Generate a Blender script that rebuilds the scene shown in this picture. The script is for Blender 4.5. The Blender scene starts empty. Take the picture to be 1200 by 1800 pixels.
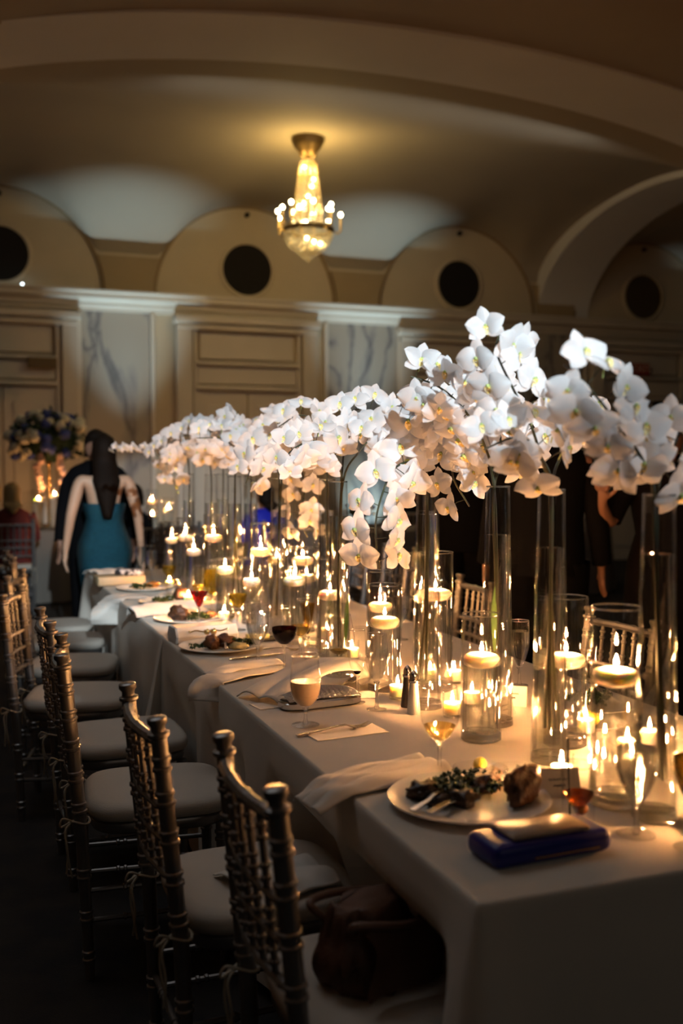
import bpy, bmesh, math, random
from math import sin, cos, pi, radians, sqrt, exp
from mathutils import Vector, Matrix, noise as mnoise

SC = bpy.context.scene
COL = SC.collection

# ------------------------------------------------------------------ camera
cam_d = bpy.data.cameras.new('camera')
cam = bpy.data.objects.new('camera', cam_d)
COL.objects.link(cam)
cam.location = (-0.7516, -1.3989, 1.45)
cam.rotation_euler = (radians(90 - 2.7036), 0, radians(-20.507))
cam_d.sensor_fit = 'VERTICAL'
cam_d.sensor_height = 36.0
cam_d.sensor_width = 24.0
cam_d.lens = 36.0
cam_d.clip_start = 0.05
cam_d.dof.use_dof = True
cam_d.dof.focus_distance = 2.95
cam_d.dof.aperture_fstop = 2.1
SC.camera = cam

# ------------------------------------------------------------------ world, exposure
W = bpy.data.worlds.new('world')
SC.world = W
W.use_nodes = True
W.node_tree.nodes['Background'].inputs[0].default_value = (0.62, 0.6, 0.58, 1)
W.node_tree.nodes['Background'].inputs[1].default_value = 0.02
SC.view_settings.view_transform = 'Standard'
SC.view_settings.look = 'None'
SC.view_settings.gamma = 1.0
SC.view_settings.use_curve_mapping = False
SC.view_settings.exposure = 0.0
cy = SC.cycles
cy.max_bounces = 24
cy.transmission_bounces = 20
cy.transparent_max_bounces = 64
cy.glossy_bounces = 6
cy.diffuse_bounces = 3
cy.caustics_reflective = False
cy.caustics_refractive = False
cy.blur_glossy = 0.6
cy.sample_clamp_indirect = 8.0
cy.use_denoising = True

CANDLE_C = (1.0, 0.44, 0.15)


def lamp(name, kind, loc, power, color, target=None, radius=0.05, spot=None, blend=0.3, size=None):
    d = bpy.data.lights.new(name, kind)
    d.energy = power
    d.color = color
    if kind == 'AREA':
        d.shape = 'RECTANGLE'
        d.size, d.size_y = size
    else:
        d.shadow_soft_size = radius
    if kind == 'SPOT':
        d.spot_size = radians(spot)
        d.spot_blend = blend
    o = bpy.data.objects.new(name, d)
    o.location = loc
    if target:
        o.rotation_euler = (Vector(target) - Vector(loc)).to_track_quat('-Z', 'Y').to_euler()
    COL.objects.link(o)
    return o


# pin spots on the orchid row, from the ceiling behind the near end of the table
lamp('pin_spot', 'SPOT', (-0.9, -6.4, 3.85), 3500, (0.80, 0.93, 1.0), (0.38, 2.4, 1.79), 0.04, 12.6, 0.25)
lamp('pin_spot', 'SPOT', (2.6, -5.6, 3.1), 700, (0.84, 0.94, 1.0), (0.46, 1.0, 1.66), 0.04, 11.0, 0.6)
# cool uplights on the floor in front of the marble panels
for ux, up in ((-1.80, 380), (1.25, 440), (4.40, 440), (10.6, 220)):
    lamp('uplight', 'SPOT', (ux, 10.45, 0.12), up, (0.70, 0.92, 1.0), (ux, 11.52, 4.46), 0.04, 35, 1.0)
lamp('wall_washer', 'SPOT', (4.45, 10.85, 0.35), 70, (0.62, 0.90, 1.0), (4.45, 11.6, 1.0), 0.04, 52, 1.0)
# unseen area fills, added to lift the chairs, back wall and near cloth
lamp('fill_light', 'AREA', (-0.9, 2.2, 4.55), 25, (0.95, 0.98, 1.0), (-0.9, 2.21, 0), size=(2.4, 3.2))
lamp('fill_light', 'AREA', (3.0, 6.9, 4.25), 8, (1.0, 0.95, 0.85), (3.0, 11.6, 2.9), size=(4, 0.4))

lamp('fill_light', 'AREA', (1.2, -4.6, 4.2), 7, (1.0, 0.88, 0.72), (0.6, 0.0, 0.5), size=(3, 1.5))

# ------------------------------------------------------------------ materials
MATS = {}


def nodes_of(m):
    m.use_nodes = True
    nt = m.node_tree
    return nt, nt.nodes['Principled BSDF'], nt.nodes['Material Output']


def sset(b, **kw):
    for k, v in kw.items():
        b.inputs[k.replace('_', ' ')].default_value = v


def pmat(name, color, rough=0.5, metal=0.0, var=None, bump=None, **kw):
    """principled; var=(scale, other colour, contrast) noise mix; bump=(scale, strength)"""
    m = bpy.data.materials.new(name)
    nt, b, out = nodes_of(m)
    b.inputs['Base Color'].default_value = (*color, 1)
    b.inputs['Roughness'].default_value = rough
    b.inputs['Metallic'].default_value = metal
    for k, v in kw.items():
        b.inputs[k.replace('_', ' ')].default_value = v
    tc = nt.nodes.new('ShaderNodeTexCoord')
    if var:
        n = nt.nodes.new('ShaderNodeTexNoise')
        n.inputs['Scale'].default_value = var[0]
        n.inputs['Detail'].default_value = 5
        r = nt.nodes.new('ShaderNodeValToRGB')
        c = var[2] if len(var) > 2 else 0.2
        r.color_ramp.elements[0].position = 0.5 - c
        r.color_ramp.elements[1].position = 0.5 + c
        r.color_ramp.elements[0].color = (*color, 1)
        r.color_ramp.elements[1].color = (*var[1], 1)
        nt.links.new(tc.outputs['Object'], n.inputs['Vector'])
        nt.links.new(n.outputs['Fac'], r.inputs['Fac'])
        nt.links.new(r.outputs['Color'], b.inputs['Base Color'])
    if bump:
        n2 = nt.nodes.new('ShaderNodeTexNoise')
        n2.inputs['Scale'].default_value = bump[0]
        n2.inputs['Detail'].default_value = 4
        bp = nt.nodes.new('ShaderNodeBump')
        bp.inputs['Strength'].default_value = bump[1]
        bp.inputs['Distance'].default_value = 0.01
        nt.links.new(tc.outputs['Object'], n2.inputs['Vector'])
        nt.links.new(n2.outputs['Fac'], bp.inputs['Height'])
        nt.links.new(bp.outputs['Normal'], b.inputs['Normal'])
    MATS[name] = m
    return m


def thin_glass(name, tint=(0.985, 0.988, 0.985), base=0.03):
    """thin clear glass wall: transparent with an angle dependent sharp reflection"""
    m = bpy.data.materials.new(name)
    nt, b, out = nodes_of(m)
    nt.nodes.remove(b)
    tr = nt.nodes.new('ShaderNodeBsdfTransparent')
    tr.inputs[0].default_value = (*tint, 1)
    gl = nt.nodes.new('ShaderNodeBsdfGlossy')
    gl.inputs['Roughness'].default_value = 0.02
    lw = nt.nodes.new('ShaderNodeLayerWeight')
    lw.inputs['Blend'].default_value = 0.5
    pw = nt.nodes.new('ShaderNodeMath')
    pw.operation = 'POWER'
    pw.inputs[1].default_value = 4.0
    ml = nt.nodes.new('ShaderNodeMath')
    ml.operation = 'MULTIPLY_ADD'
    ml.inputs[1].default_value = 0.85
    ml.inputs[2].default_value = base
    mx = nt.nodes.new('ShaderNodeMixShader')
    nt.links.new(lw.outputs['Facing'], pw.inputs[0])
    nt.links.new(pw.outputs[0], ml.inputs[0])
    nt.links.new(ml.outputs[0], mx.inputs[0])
    nt.links.new(tr.outputs[0], mx.inputs[1])
    nt.links.new(gl.outputs[0], mx.inputs[2])
    nt.links.new(mx.outputs[0], out.inputs[0])
    MATS[name] = m
    return m


def liquid(name, color, ior=1.33, pass_through=0.3, rough=0.0):
    m = bpy.data.materials.new(name)
    nt, b, out = nodes_of(m)
    nt.nodes.remove(b)
    g = nt.nodes.new('ShaderNodeBsdfGlass')
    g.inputs['Color'].default_value = (*color, 1)
    g.inputs['IOR'].default_value = ior
    g.inputs['Roughness'].default_value = rough
    t = nt.nodes.new('ShaderNodeBsdfTransparent')
    t.inputs[0].default_value = (*color, 1)
    mx = nt.nodes.new('ShaderNodeMixShader')
    mx.inputs[0].default_value = pass_through
    nt.links.new(g.outputs[0], mx.inputs[1])
    nt.links.new(t.outputs[0], mx.inputs[2])
    nt.links.new(mx.outputs[0], out.inputs[0])
    MATS[name] = m
    return m


def emit(name, color, strength):
    m = bpy.data.materials.new(name)
    nt, b, out = nodes_of(m)
    nt.nodes.remove(b)
    e = nt.nodes.new('ShaderNodeEmission')
    e.inputs[0].default_value = (*color, 1)
    e.inputs[1].default_value = strength
    nt.links.new(e.outputs[0], out.inputs[0])
    MATS[name] = m
    return m


def petal_mat(name, color, vein):
    m = bpy.data.materials.new(name)
    nt, b, out = nodes_of(m)
    tc = nt.nodes.new('ShaderNodeTexCoord')
    n = nt.nodes.new('ShaderNodeTexNoise')
    n.inputs['Scale'].default_value = 60
    r = nt.nodes.new('ShaderNodeMixRGB')
    r.inputs[1].default_value = (*color, 1)
    r.inputs[2].default_value = (*vein, 1)
    nt.links.new(tc.outputs['Object'], n.inputs['Vector'])
    nt.links.new(n.outputs['Fac'], r.inputs[0])
    nt.links.new(r.outputs[0], b.inputs['Base Color'])
    b.inputs['Roughness'].default_value = 0.55
    tl = nt.nodes.new('ShaderNodeBsdfTranslucent')
    nt.links.new(r.outputs[0], tl.inputs[0])
    mx = nt.nodes.new('ShaderNodeMixShader')
    mx.inputs[0].default_value = 0.45
    nt.links.new(b.outputs[0], mx.inputs[1])
    nt.links.new(tl.outputs[0], mx.inputs[2])
    nt.links.new(mx.outputs[0], out.inputs[0])
    MATS[name] = m
    return m


def cloth_mat(name, color, scale=700, strength=0.25, rough=0.85):
    m = bpy.data.materials.new(name)
    nt, b, out = nodes_of(m)
    sset(b, Roughness=rough)
    tc = nt.nodes.new('ShaderNodeTexCoord')
    n = nt.nodes.new('ShaderNodeTexNoise')
    n.inputs['Scale'].default_value = 5
    n.inputs['Detail'].default_value = 6
    mp = nt.nodes.new('ShaderNodeMapping')
    mp.inputs['Scale'].default_value = (1, 1, 1)
    r = nt.nodes.new('ShaderNodeMixRGB')
    r.inputs[1].default_value = (*color, 1)
    r.inputs[2].default_value = (*[c * 0.86 for c in color], 1)
    wv = nt.nodes.new('ShaderNodeTexNoise')
    wv.inputs['Scale'].default_value = scale
    mp2 = nt.nodes.new('ShaderNodeMapping')
    mp2.inputs['Scale'].default_value = (0.12, 1, 1)
    bp = nt.nodes.new('ShaderNodeBump')
    bp.inputs['Strength'].default_value = strength
    bp.inputs['Distance'].default_value = 0.003
    nt.links.new(tc.outputs['Object'], mp.inputs[0])
    nt.links.new(mp.outputs[0], n.inputs['Vector'])
    nt.links.new(n.outputs['Fac'], r.inputs[0])
    nt.links.new(r.outputs[0], b.inputs['Base Color'])
    nt.links.new(tc.outputs['Object'], mp2.inputs[0])
    nt.links.new(mp2.outputs[0], wv.inputs['Vector'])
    nt.links.new(wv.outputs['Fac'], bp.inputs['Height'])
    nt.links.new(bp.outputs[0], b.inputs['Normal'])
    MATS[name] = m
    return m


pmat('plaster', (0.40, 0.36, 0.29), 0.8, var=(1.2, (0.365, 0.325, 0.26), 0.3), bump=(25, 0.08))
pmat('rib_paint', (0.74, 0.755, 0.77), 0.75, var=(2, (0.68, 0.695, 0.71), 0.3))
pmat('lunette_paint', (0.62, 0.54, 0.40), 0.8, var=(3, (0.57, 0.50, 0.37), 0.3))
pmat('pier_paint', (0.42, 0.33, 0.20), 0.8, var=(3, (0.38, 0.30, 0.18), 0.3))
pmat('wood_paint', (0.70, 0.66, 0.58), 0.32, var=(4, (0.66, 0.62, 0.54), 0.3))
pmat('arch_edge', (0.30, 0.22, 0.12), 0.6)
pmat('grille_black', (0.008, 0.007, 0.006), 0.9)
pmat('grille_brown', (0.07, 0.05, 0.03), 0.9)
pmat('brass', (0.55, 0.38, 0.14), 0.35, 1.0)
pmat('dark_bronze', (0.16, 0.11, 0.05), 0.45, 0.8)
pmat('exit_red', (0.35, 0.02, 0.015), 0.5)
pmat('exit_letter', (0.75, 0.6, 0.5), 0.5)
pmat('silver_resin', (0.29, 0.28, 0.275), 0.33, 0.7, var=(14, (0.22, 0.21, 0.205), 0.3))
pmat('dark_resin', (0.03, 0.03, 0.032), 0.4, 0.2)
pmat('wax', (0.93, 0.87, 0.74), 0.45, Subsurface_Weight=0.75, Subsurface_Radius=(0.016, 0.0135, 0.010), Subsurface_Scale=1.0)
pmat('wick', (0.03, 0.02, 0.015), 0.9)
pmat('stem_green', (0.035, 0.05, 0.015), 0.5, var=(30, (0.03, 0.018, 0.012), 0.25))
pmat('leaf_green', (0.05, 0.16, 0.02), 0.45, var=(20, (0.12, 0.22, 0.03), 0.2))
pmat('foliage_green', (0.012, 0.035, 0.012), 0.6)
petal_mat('petal_white', (0.91, 0.905, 0.90), (0.85, 0.83, 0.85))
pmat('lip_yellow', (0.85, 0.62, 0.06), 0.5, var=(200, (0.9, 0.85, 0.7), 0.15))
pmat('bud_green', (0.45, 0.55, 0.18), 0.5)
pmat('porcelain', (0.80, 0.79, 0.75), 0.18, var=(8, (0.77, 0.76, 0.72), 0.3))
pmat('steel', (0.62, 0.60, 0.57), 0.18, 1.0)
pmat('dark_steel', (0.22, 0.20, 0.19), 0.25, 1.0)
pmat('meat', (0.060, 0.024, 0.011), 0.35, var=(40, (0.13, 0.055, 0.024), 0.15), bump=(90, 0.6))
pmat('mushroom', (0.035, 0.017, 0.011), 0.3, bump=(70, 0.5))
pmat('greens', (0.018, 0.04, 0.010), 0.4, var=(60, (0.05, 0.085, 0.018), 0.2))
pmat('mash', (0.55, 0.45, 0.20), 0.6, bump=(60, 0.4))
pmat('lemon', (0.80, 0.60, 0.07), 0.4, bump=(150, 0.2))
pmat('orange_fruit', (0.55, 0.19, 0.03), 0.4)
pmat('butter', (0.8, 0.68, 0.25), 0.4)
pmat('olive', (0.05, 0.055, 0.01), 0.3)
pmat('white_leather', (0.78, 0.75, 0.70), 0.45, bump=(200, 0.1))
pmat('beige_leather', (0.45, 0.36, 0.22), 0.5, bump=(250, 0.2))
pmat('silver_crystal', (0.5, 0.47, 0.45), 0.16, 0.95, bump=(260, 0.8))
pmat('blue_satin', (0.003, 0.008, 0.20), 0.38)
pmat('phone_glass', (0.30, 0.20, 0.12), 0.32)
pmat('phone_case', (0.35, 0.26, 0.19), 0.35)
pmat('brown_leather', (0.15, 0.07, 0.04), 0.55, var=(9, (0.10, 0.045, 0.028), 0.3), bump=(120, 0.2))
pmat('paper', (0.72, 0.67, 0.61), 0.8)
pmat('ink', (0.10, 0.09, 0.10), 0.8)
pmat('black_lacquer', (0.012, 0.011, 0.011), 0.25)
pmat('carpet', (0.022, 0.017, 0.014), 0.95, var=(7, (0.010, 0.009, 0.010), 0.1), bump=(300, 0.5))
pmat('skin', (0.38, 0.20, 0.13), 0.5, var=(12, (0.34, 0.17, 0.11), 0.3))
pmat('skin_light', (0.60, 0.40, 0.28), 0.5)
pmat('hair_dark', (0.010, 0.006, 0.004), 0.6, bump=(160, 0.4), Specular_IOR_Level=0.12)
pmat('hair_blond', (0.34, 0.24, 0.10), 0.5, bump=(160, 0.4))
pmat('suit_black', (0.005, 0.005, 0.006), 0.9, Specular_IOR_Level=0.1)
pmat('lace_black', (0.008, 0.006, 0.006), 0.85, bump=(140, 0.8), Specular_IOR_Level=0.15)
pmat('sequin_blue', (0.006, 0.055, 0.09), 0.22, 0.75, var=(150, (0.03, 0.17, 0.25), 0.1), bump=(130, 1.0))
pmat('red_fabric', (0.14, 0.015, 0.012), 0.8)
pmat('royal_fabric', (0.01, 0.02, 0.55), 0.6)
pmat('pattern_case', (0.02, 0.02, 0.025), 0.35, var=(45, (0.6, 0.58, 0.58), 0.03))
pmat('hydrangea_blue', (0.05, 0.08, 0.33), 0.7)
pmat('rose_white', (0.72, 0.70, 0.55), 0.6)
pmat('blush', (0.72, 0.50, 0.42), 0.6)
pmat('gold', (0.75, 0.52, 0.20), 0.22, 1.0)
pmat('pepper', (0.10, 0.09, 0.085), 0.28, 0.9)
pmat('salt', (0.80, 0.79, 0.77), 0.28, 0.6)
cloth_mat('table_linen', (0.74, 0.69, 0.61))
cloth_mat('napkin_linen', (0.76, 0.72, 0.66), 900, 0.3)
cloth_mat('cushion_ivory', (0.60, 0.55, 0.48), 500, 0.3)
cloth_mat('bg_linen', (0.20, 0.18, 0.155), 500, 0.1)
pmat('rope', (0.50, 0.44, 0.34), 0.8, bump=(300, 0.4))
thin_glass('glass')
thin_glass('glass_stemware', (0.985, 0.985, 0.985), 0.04)
thin_glass('crystal', (1.0, 0.92, 0.74), 0.22)
_nt = MATS['crystal'].node_tree
_o = _nt.nodes['Material Output']
_s = _o.inputs[0].links[0].from_socket
_t = _nt.nodes.new('ShaderNodeBsdfTranslucent')
_t.inputs[0].default_value = (1.0, 0.90, 0.66, 1)
_m = _nt.nodes.new('ShaderNodeMixShader')
_m.inputs[0].default_value = 0.16
_nt.links.new(_s, _m.inputs[1])
_nt.links.new(_t.outputs[0], _m.inputs[2])
_nt.links.new(_m.outputs[0], _o.inputs[0])
liquid('solid_glass', (1, 1, 1), 1.45, 0.5)
liquid('rim_glass', (1, 1, 1), 1.45, 0.2)
liquid('water', (0.985, 0.99, 0.975), 1.33, 0.6)
liquid('white_wine', (0.99, 0.84, 0.26), 1.33, 0.55)
liquid('pale_wine', (0.98, 0.84, 0.50), 1.33, 0.5)
liquid('amber', (0.72, 0.30, 0.08), 1.33, 0.45)
liquid('glass_water', (0.985, 0.99, 0.98), 1.33, 0.5)
liquid('red_wine', (0.10, 0.004, 0.008), 1.33, 0.1)
liquid('cosmo', (0.95, 0.16, 0.12), 1.33, 0.5)
liquid('champagne', (0.80, 0.60, 0.22), 1.33, 0.3)
pmat('peach_drink', (0.80, 0.60, 0.40), 0.2, Transmission_Weight=0.35, Subsurface_Weight=0.3, Subsurface_Radius=(0.03, 0.02, 0.01))
emit('flame', CANDLE_C, 3300)
emit('bulb', (1.0, 0.80, 0.42), 34)
emit('cool_lamp', (0.75, 0.92, 1.0), 12)

# marble
mm = bpy.data.materials.new('marble')
nt, b, out = nodes_of(mm)
sset(b, Roughness=0.25)
tc = nt.nodes.new('ShaderNodeTexCoord')
mp = nt.nodes.new('ShaderNodeMapping')
mp.inputs['Rotation'].default_value = (0.2, 0.5, 0.1)
mp.inputs['Scale'].default_value = (1.6, 1, 0.55)
n1 = nt.nodes.new('ShaderNodeTexNoise')
n1.inputs['Scale'].default_value = 1.3
n1.inputs['Detail'].default_value = 9
n1.inputs['Distortion'].default_value = 0.7
r1 = nt.nodes.new('ShaderNodeValToRGB')
cr = r1.color_ramp
cr.elements[0].position = 0.42
cr.elements[0].color = (0.48, 0.455, 0.40, 1)
cr.elements[1].position = 0.58
cr.elements[1].color = (0.46, 0.43, 0.37, 1)
e = cr.elements.new(0.50)
e.color = (0.20, 0.20, 0.205, 1)
e = cr.elements.new(0.46)
e.color = (0.40, 0.385, 0.355, 1)
e = cr.elements.new(0.54)
e.color = (0.38, 0.36, 0.335, 1)
nt.links.new(tc.outputs['Object'], mp.inputs[0])
nt.links.new(mp.outputs[0], n1.inputs['Vector'])
nt.links.new(n1.outputs['Fac'], r1.inputs[0])
nt.links.new(r1.outputs[0], b.inputs['Base Color'])
MATS['marble'] = mm


# ------------------------------------------------------------------ mesh helpers
class MB:
    def __init__(s):
        s.bm = bmesh.new()

    def lathe(s, prof, seg=32, c=(0, 0, 0), closed=False, sx=1.0, sy=1.0, ripple=None):
        rings = []
        for (r, z) in prof:
            if r < 1e-6:
                rings.append([s.bm.verts.new((c[0], c[1], c[2] + z))])
            else:
                ring = []
                for i in range(seg):
                    a = 2 * pi * i / seg
                    rr = r if not ripple else r * ripple(a, z)
                    ring.append(s.bm.verts.new((c[0] + rr * cos(a) * sx, c[1] + rr * sin(a) * sy, c[2] + z)))
                rings.append(ring)
        prs = list(zip(rings[:-1], rings[1:]))
        if closed:
            prs.append((rings[-1], rings[0]))
        for A, B in prs:
            if len(A) == 1 and len(B) == 1:
                continue
            for i in range(seg):
                j = (i + 1) % seg
                if len(A) == 1:
                    s.bm.faces.new((A[0], B[j], B[i]))
                elif len(B) == 1:
                    s.bm.faces.new((A[i], A[j], B[0]))
                else:
                    s.bm.faces.new((A[i], A[j], B[j], B[i]))
        return s

    def tube(s, pts, rad, seg=8, caps=True):
        pts = [Vector(p) for p in pts]
        n = len(pts)
        if not isinstance(rad, (list, tuple)):
            rad = [rad] * n
        t0 = (pts[1] - pts[0]).normalized()
        u = t0.orthogonal().normalized()
        rings = []
        for i in range(n):
            t = (pts[min(i + 1, n - 1)] - pts[max(i - 1, 0)])
            t = t.normalized() if t.length > 1e-9 else t0
            u = (u - t * u.dot(t))
            u = u.normalized() if u.length > 1e-6 else t.orthogonal().normalized()
            v = t.cross(u)
            rings.append([s.bm.verts.new(pts[i] + (u * cos(2 * pi * k / seg) + v * sin(2 * pi * k / seg)) * rad[i]) for k in range(seg)])
        for A, B in zip(rings[:-1], rings[1:]):
            for k in range(seg):
                j = (k + 1) % seg
                s.bm.faces.new((A[k], A[j], B[j], B[k]))
        if caps:
            s.bm.faces.new(list(reversed(rings[0])))
            s.bm.faces.new(rings[-1])
        return s

    def box(s, c, d, bevel=0.0, rotz=0.0, seg=2):
        r = bmesh.ops.create_cube(s.bm, size=1.0)
        vs = r['verts']
        bmesh.ops.scale(s.bm, vec=d, verts=vs)
        if bevel:
            es = list({e for v in vs for e in v.link_edges})
            bv = bmesh.ops.bevel(s.bm, geom=es, offset=bevel, segments=seg, profile=0.5, affect='EDGES')
            vs = list({v for f in bv['faces'] for v in f.verts} | {v for v in vs if v.is_valid})
        M = Matrix.Translation(Vector(c)) @ Matrix.Rotation(rotz, 4, 'Z')
        bmesh.ops.transform(s.bm, matrix=M, verts=vs)
        return s

    def grid(s, fn, nu, nv):
        g = [[s.bm.verts.new(fn(i / nu, j / nv)) for j in range(nv + 1)] for i in range(nu + 1)]
        for i in range(nu):
            for j in range(nv):
                s.bm.faces.new((g[i][j], g[i + 1][j], g[i + 1][j + 1], g[i][j + 1]))
        return s

    def blob(s, c, r, sub=2, amp=0.2, freq=1.5, seed=0, scale=(1, 1, 1)):
        q = bmesh.ops.create_icosphere(s.bm, subdivisions=sub, radius=1.0)
        o = Vector((seed * 7.3, seed * 3.1, seed * 1.7))
        for v in q['verts']:
            k = 1 + amp * mnoise.noise(v.co * freq + o)
            p = v.co * k * r
            v.co = Vector((p.x * scale[0] + c[0], p.y * scale[1] + c[1], p.z * scale[2] + c[2]))
        return s

    def loft(s, rings, cap=True):
        R = [[s.bm.verts.new(p) for p in ring] for ring in rings]
        n = len(R[0])
        for A, B in zip(R[:-1], R[1:]):
            for k in range(n):
                j = (k + 1) % n
                s.bm.faces.new((A[k], A[j], B[j], B[k]))
        if cap:
            s.bm.faces.new(list(reversed(R[0])))
            s.bm.faces.new(R[-1])
        return s

    def poly(s, outline, thick, axis='y'):
        """extruded polygon; outline in (a, z), thickness along axis"""
        f = []
        for d in (0, thick):
            if axis == 'y':
                f.append([s.bm.verts.new((a, d, z)) for a, z in outline])
            elif axis == 'x':
                f.append([s.bm.verts.new((d, a, z)) for a, z in outline])
            else:
                f.append([s.bm.verts.new((a, z, d)) for a, z in outline])
        n = len(outline)
        s.bm.faces.new(list(reversed(f[0])))
        s.bm.faces.new(f[1])
        for k in range(n):
            j = (k + 1) % n
            s.bm.faces.new((f[0][k], f[0][j], f[1][j], f[1][k]))
        return s

    def mesh(s, name, mat, smooth=True, angle=40):
        bmesh.ops.recalc_face_normals(s.bm, faces=s.bm.faces)
        me = bpy.data.meshes.new(name)
        s.bm.to_mesh(me)
        s.bm.free()
        me.materials.append(MATS[mat])
        if smooth:
            me.polygons.foreach_set('use_smooth', [True] * len(me.polygons))
            if angle:
                me.set_sharp_from_angle(angle=radians(angle))
        return me

    def build(s, name, mat, parent=None, smooth=True, angle=40, loc=None):
        return link(name, s.mesh(name, mat, smooth, angle), parent, loc)


def link(name, me, parent=None, loc=None, rot=None, scale=None):
    o = bpy.data.objects.new(name, me)
    COL.objects.link(o)
    if parent:
        o.parent = parent
    if loc is not None:
        o.location = loc
    if rot is not None:
        o.rotation_euler = rot
    if scale is not None:
        o.scale = scale
    return o


def tag(o, label=None, cat=None, group=None, kind=None):
    if label:
        o['label'] = label
    if cat:
        o['category'] = cat
    if group:
        o['group'] = group
    if kind:
        o['kind'] = kind
    return o


def thing(name, label, cat, loc=(0, 0, 0), rz=0.0, group=None):
    o = bpy.data.objects.new(name, None)
    o.empty_display_size = 0.05
    COL.objects.link(o)
    o.location = loc
    o.rotation_euler = (0, 0, rz)
    return tag(o, label, cat, group)


def dup(root, label, loc, rz=0.0, group=None):
    r = root.copy()
    COL.objects.link(r)
    r.location = loc
    r.rotation_euler = (0, 0, rz)
    r['label'] = label
    if group:
        r['group'] = group
    for ch in list(root.children):
        c = ch.copy()
        COL.objects.link(c)
        c.parent = r
        if ch.type == 'LIGHT':
            c.data = ch.data.copy()
        for g in ch.children:
            d = g.copy()
            COL.objects.link(d)
            d.parent = c
    return r


def struct(o):
    o['kind'] = 'structure'
    return o


def smax(vals, k=10.0):
    m = max(vals)
    return m + math.log(sum(exp(k * (v - m)) for v in vals)) / k


def catmull(P, n):
    P = [Vector(p) for p in P]
    Q = [P[0] * 2 - P[1]] + P + [P[-1] * 2 - P[-2]]
    out = []
    m = len(P) - 1
    for i in range(m):
        p0, p1, p2, p3 = Q[i:i + 4]
        for k in range(n):
            t = k / n
            out.append(0.5 * ((2 * p1) + (p2 - p0) * t + (2 * p0 - 5 * p1 + 4 * p2 - p3) * t * t + (3 * p1 - p0 - 3 * p2 + p3) * t ** 3))
    out.append(P[-1])
    return out

# ------------------------------------------------------------------ the room
YW = 11.6
BX0, BX1 = -1.53, 7.13          # the bay with the chandelier
BY0, BY1 = 6.6, 11.6
CY = 9.1
LUN = [-9.6, -6.5, -3.45, -0.24, 2.80, 5.86, 8.95, 12.0, 15.05]
LR, LZ = 1.2, 3.56

struct(MB().box((4, 2, -0.05), (34, 24, 0.1)).build('floor', 'carpet', smooth=False))
wall = struct(MB().box((4, YW + 0.15, 2.6), (30, 0.3, 5.2)).build('wall_back', 'lunette_paint', smooth=False))
struct(MB().box((-8.0, 3, 2.6), (0.3, 17.5, 5.2)).build('wall_left', 'lunette_paint', smooth=False))
struct(MB().box((17.2, 3, 2.6), (0.3, 17.5, 5.2)).build('wall_right', 'lunette_paint', smooth=False))


def ell(t, a, z0, z1):
    t = max(-1.0, min(1.0, t / a))
    return z0 + (z1 - z0) * sqrt(max(0.0, 1 - t * t))


def vault(x0, x1, y0, y1, lun, back):
    cx, cyy = (x0 + x1) / 2, (y0 + y1) / 2
    hx, hy = (x1 - x0) / 2, (y1 - y0) / 2

    def fn(u, v):
        x = x0 + (x1 - x0) * u
        y = y0 + (y1 - y0) * v
        dv = y - cyy
        if back and dv > 0:
            vals = [ell(dv, hy, 4.0, 4.88)]
            for k in lun:
                d = abs(x - k)
                if d < LR:
                    vals.append(LZ + sqrt(LR * LR - d * d))
        else:
            vals = [ell(dv, hy, 3.5, 4.88), ell(x - cx, hx, 3.55, 4.72)]
        w = min(1.0, abs(dv) / 0.8) if back else 1.0
        z = smax(vals, 16.0) if len(vals) > 1 else vals[0]
        return Vector((x, y, z))
    b = MB().grid(fn, 150, 84)
    return struct(b.build('ceiling', 'plaster', angle=None))


vault(BX0 - 0.02, BX1 + 0.02, BY0 - 0.02, BY1 + 0.02, LUN, True)
vault(7.95, 16.7, BY0 - 0.02, BY1 + 0.02, LUN, True)
vault(-11.0, -2.35, BY0 - 0.02, BY1 + 0.02, LUN, True)
vault(BX0, BX1, 0.7, 5.8, [], False)
vault(7.95, 16.7, 0.7, 5.8, [], False)
vault(-11.0, -2.35, 0.7, 5.8, [], False)
vault(BX0, BX1, -5.2, -0.1, [], False)


def rib(name, lo, hi, z0, z1, c0, thick, axis, n=48):
    m, a = (lo + hi) / 2, (hi - lo) / 2
    pts = [(m + a * -cos(pi * i / n), z0 + (z1 - z0) * sin(pi * i / n)) for i in range(n + 1)]
    b = MB()
    top = 5.25
    F, B_, FT, BT = [], [], [], []
    for (p, z) in pts:
        for L, d, zz in ((F, c0, z), (B_, c0 + thick, z), (FT, c0, top), (BT, c0 + thick, top)):
            L.append(b.bm.verts.new((p, d, zz) if axis == 'y' else (d, p, zz)))
    for i in range(n):
        b.bm.faces.new((F[i], F[i + 1], B_[i + 1], B_[i]))
        b.bm.faces.new((F[i], FT[i], FT[i + 1], F[i + 1]))
        b.bm.faces.new((B_[i], B_[i + 1], BT[i + 1], BT[i]))
    return struct(b.build(name, 'rib_paint', angle=30))


rib('trim_1', BX0 - 0.05, BX1 + 0.05, 3.58, 4.69, 5.75, 0.87, 'y')
rib('trim_2', BY0, BY1, 3.5, 4.80, 7.13, 0.85, 'x')
rib('trim_3', BY0, BY1, 3.5, 4.80, -2.38, 0.85, 'x')
rib('trim_4', 7.9, 16.75, 3.58, 4.69, 5.75, 0.87, 'y')
rib('trim_5', -11.1, -2.35, 3.58, 4.69, 5.75, 0.87, 'y')
rib('trim_6', 0.7, 5.8, 3.5, 4.80, 7.13, 0.85, 'x')
rib('trim_7', 0.7, 5.8, 3.5, 4.80, -2.38, 0.85, 'x')
rib('trim_8', BX0 - 0.05, BX1 + 0.05, 3.58, 4.69, -0.15, 0.87, 'y')
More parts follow.
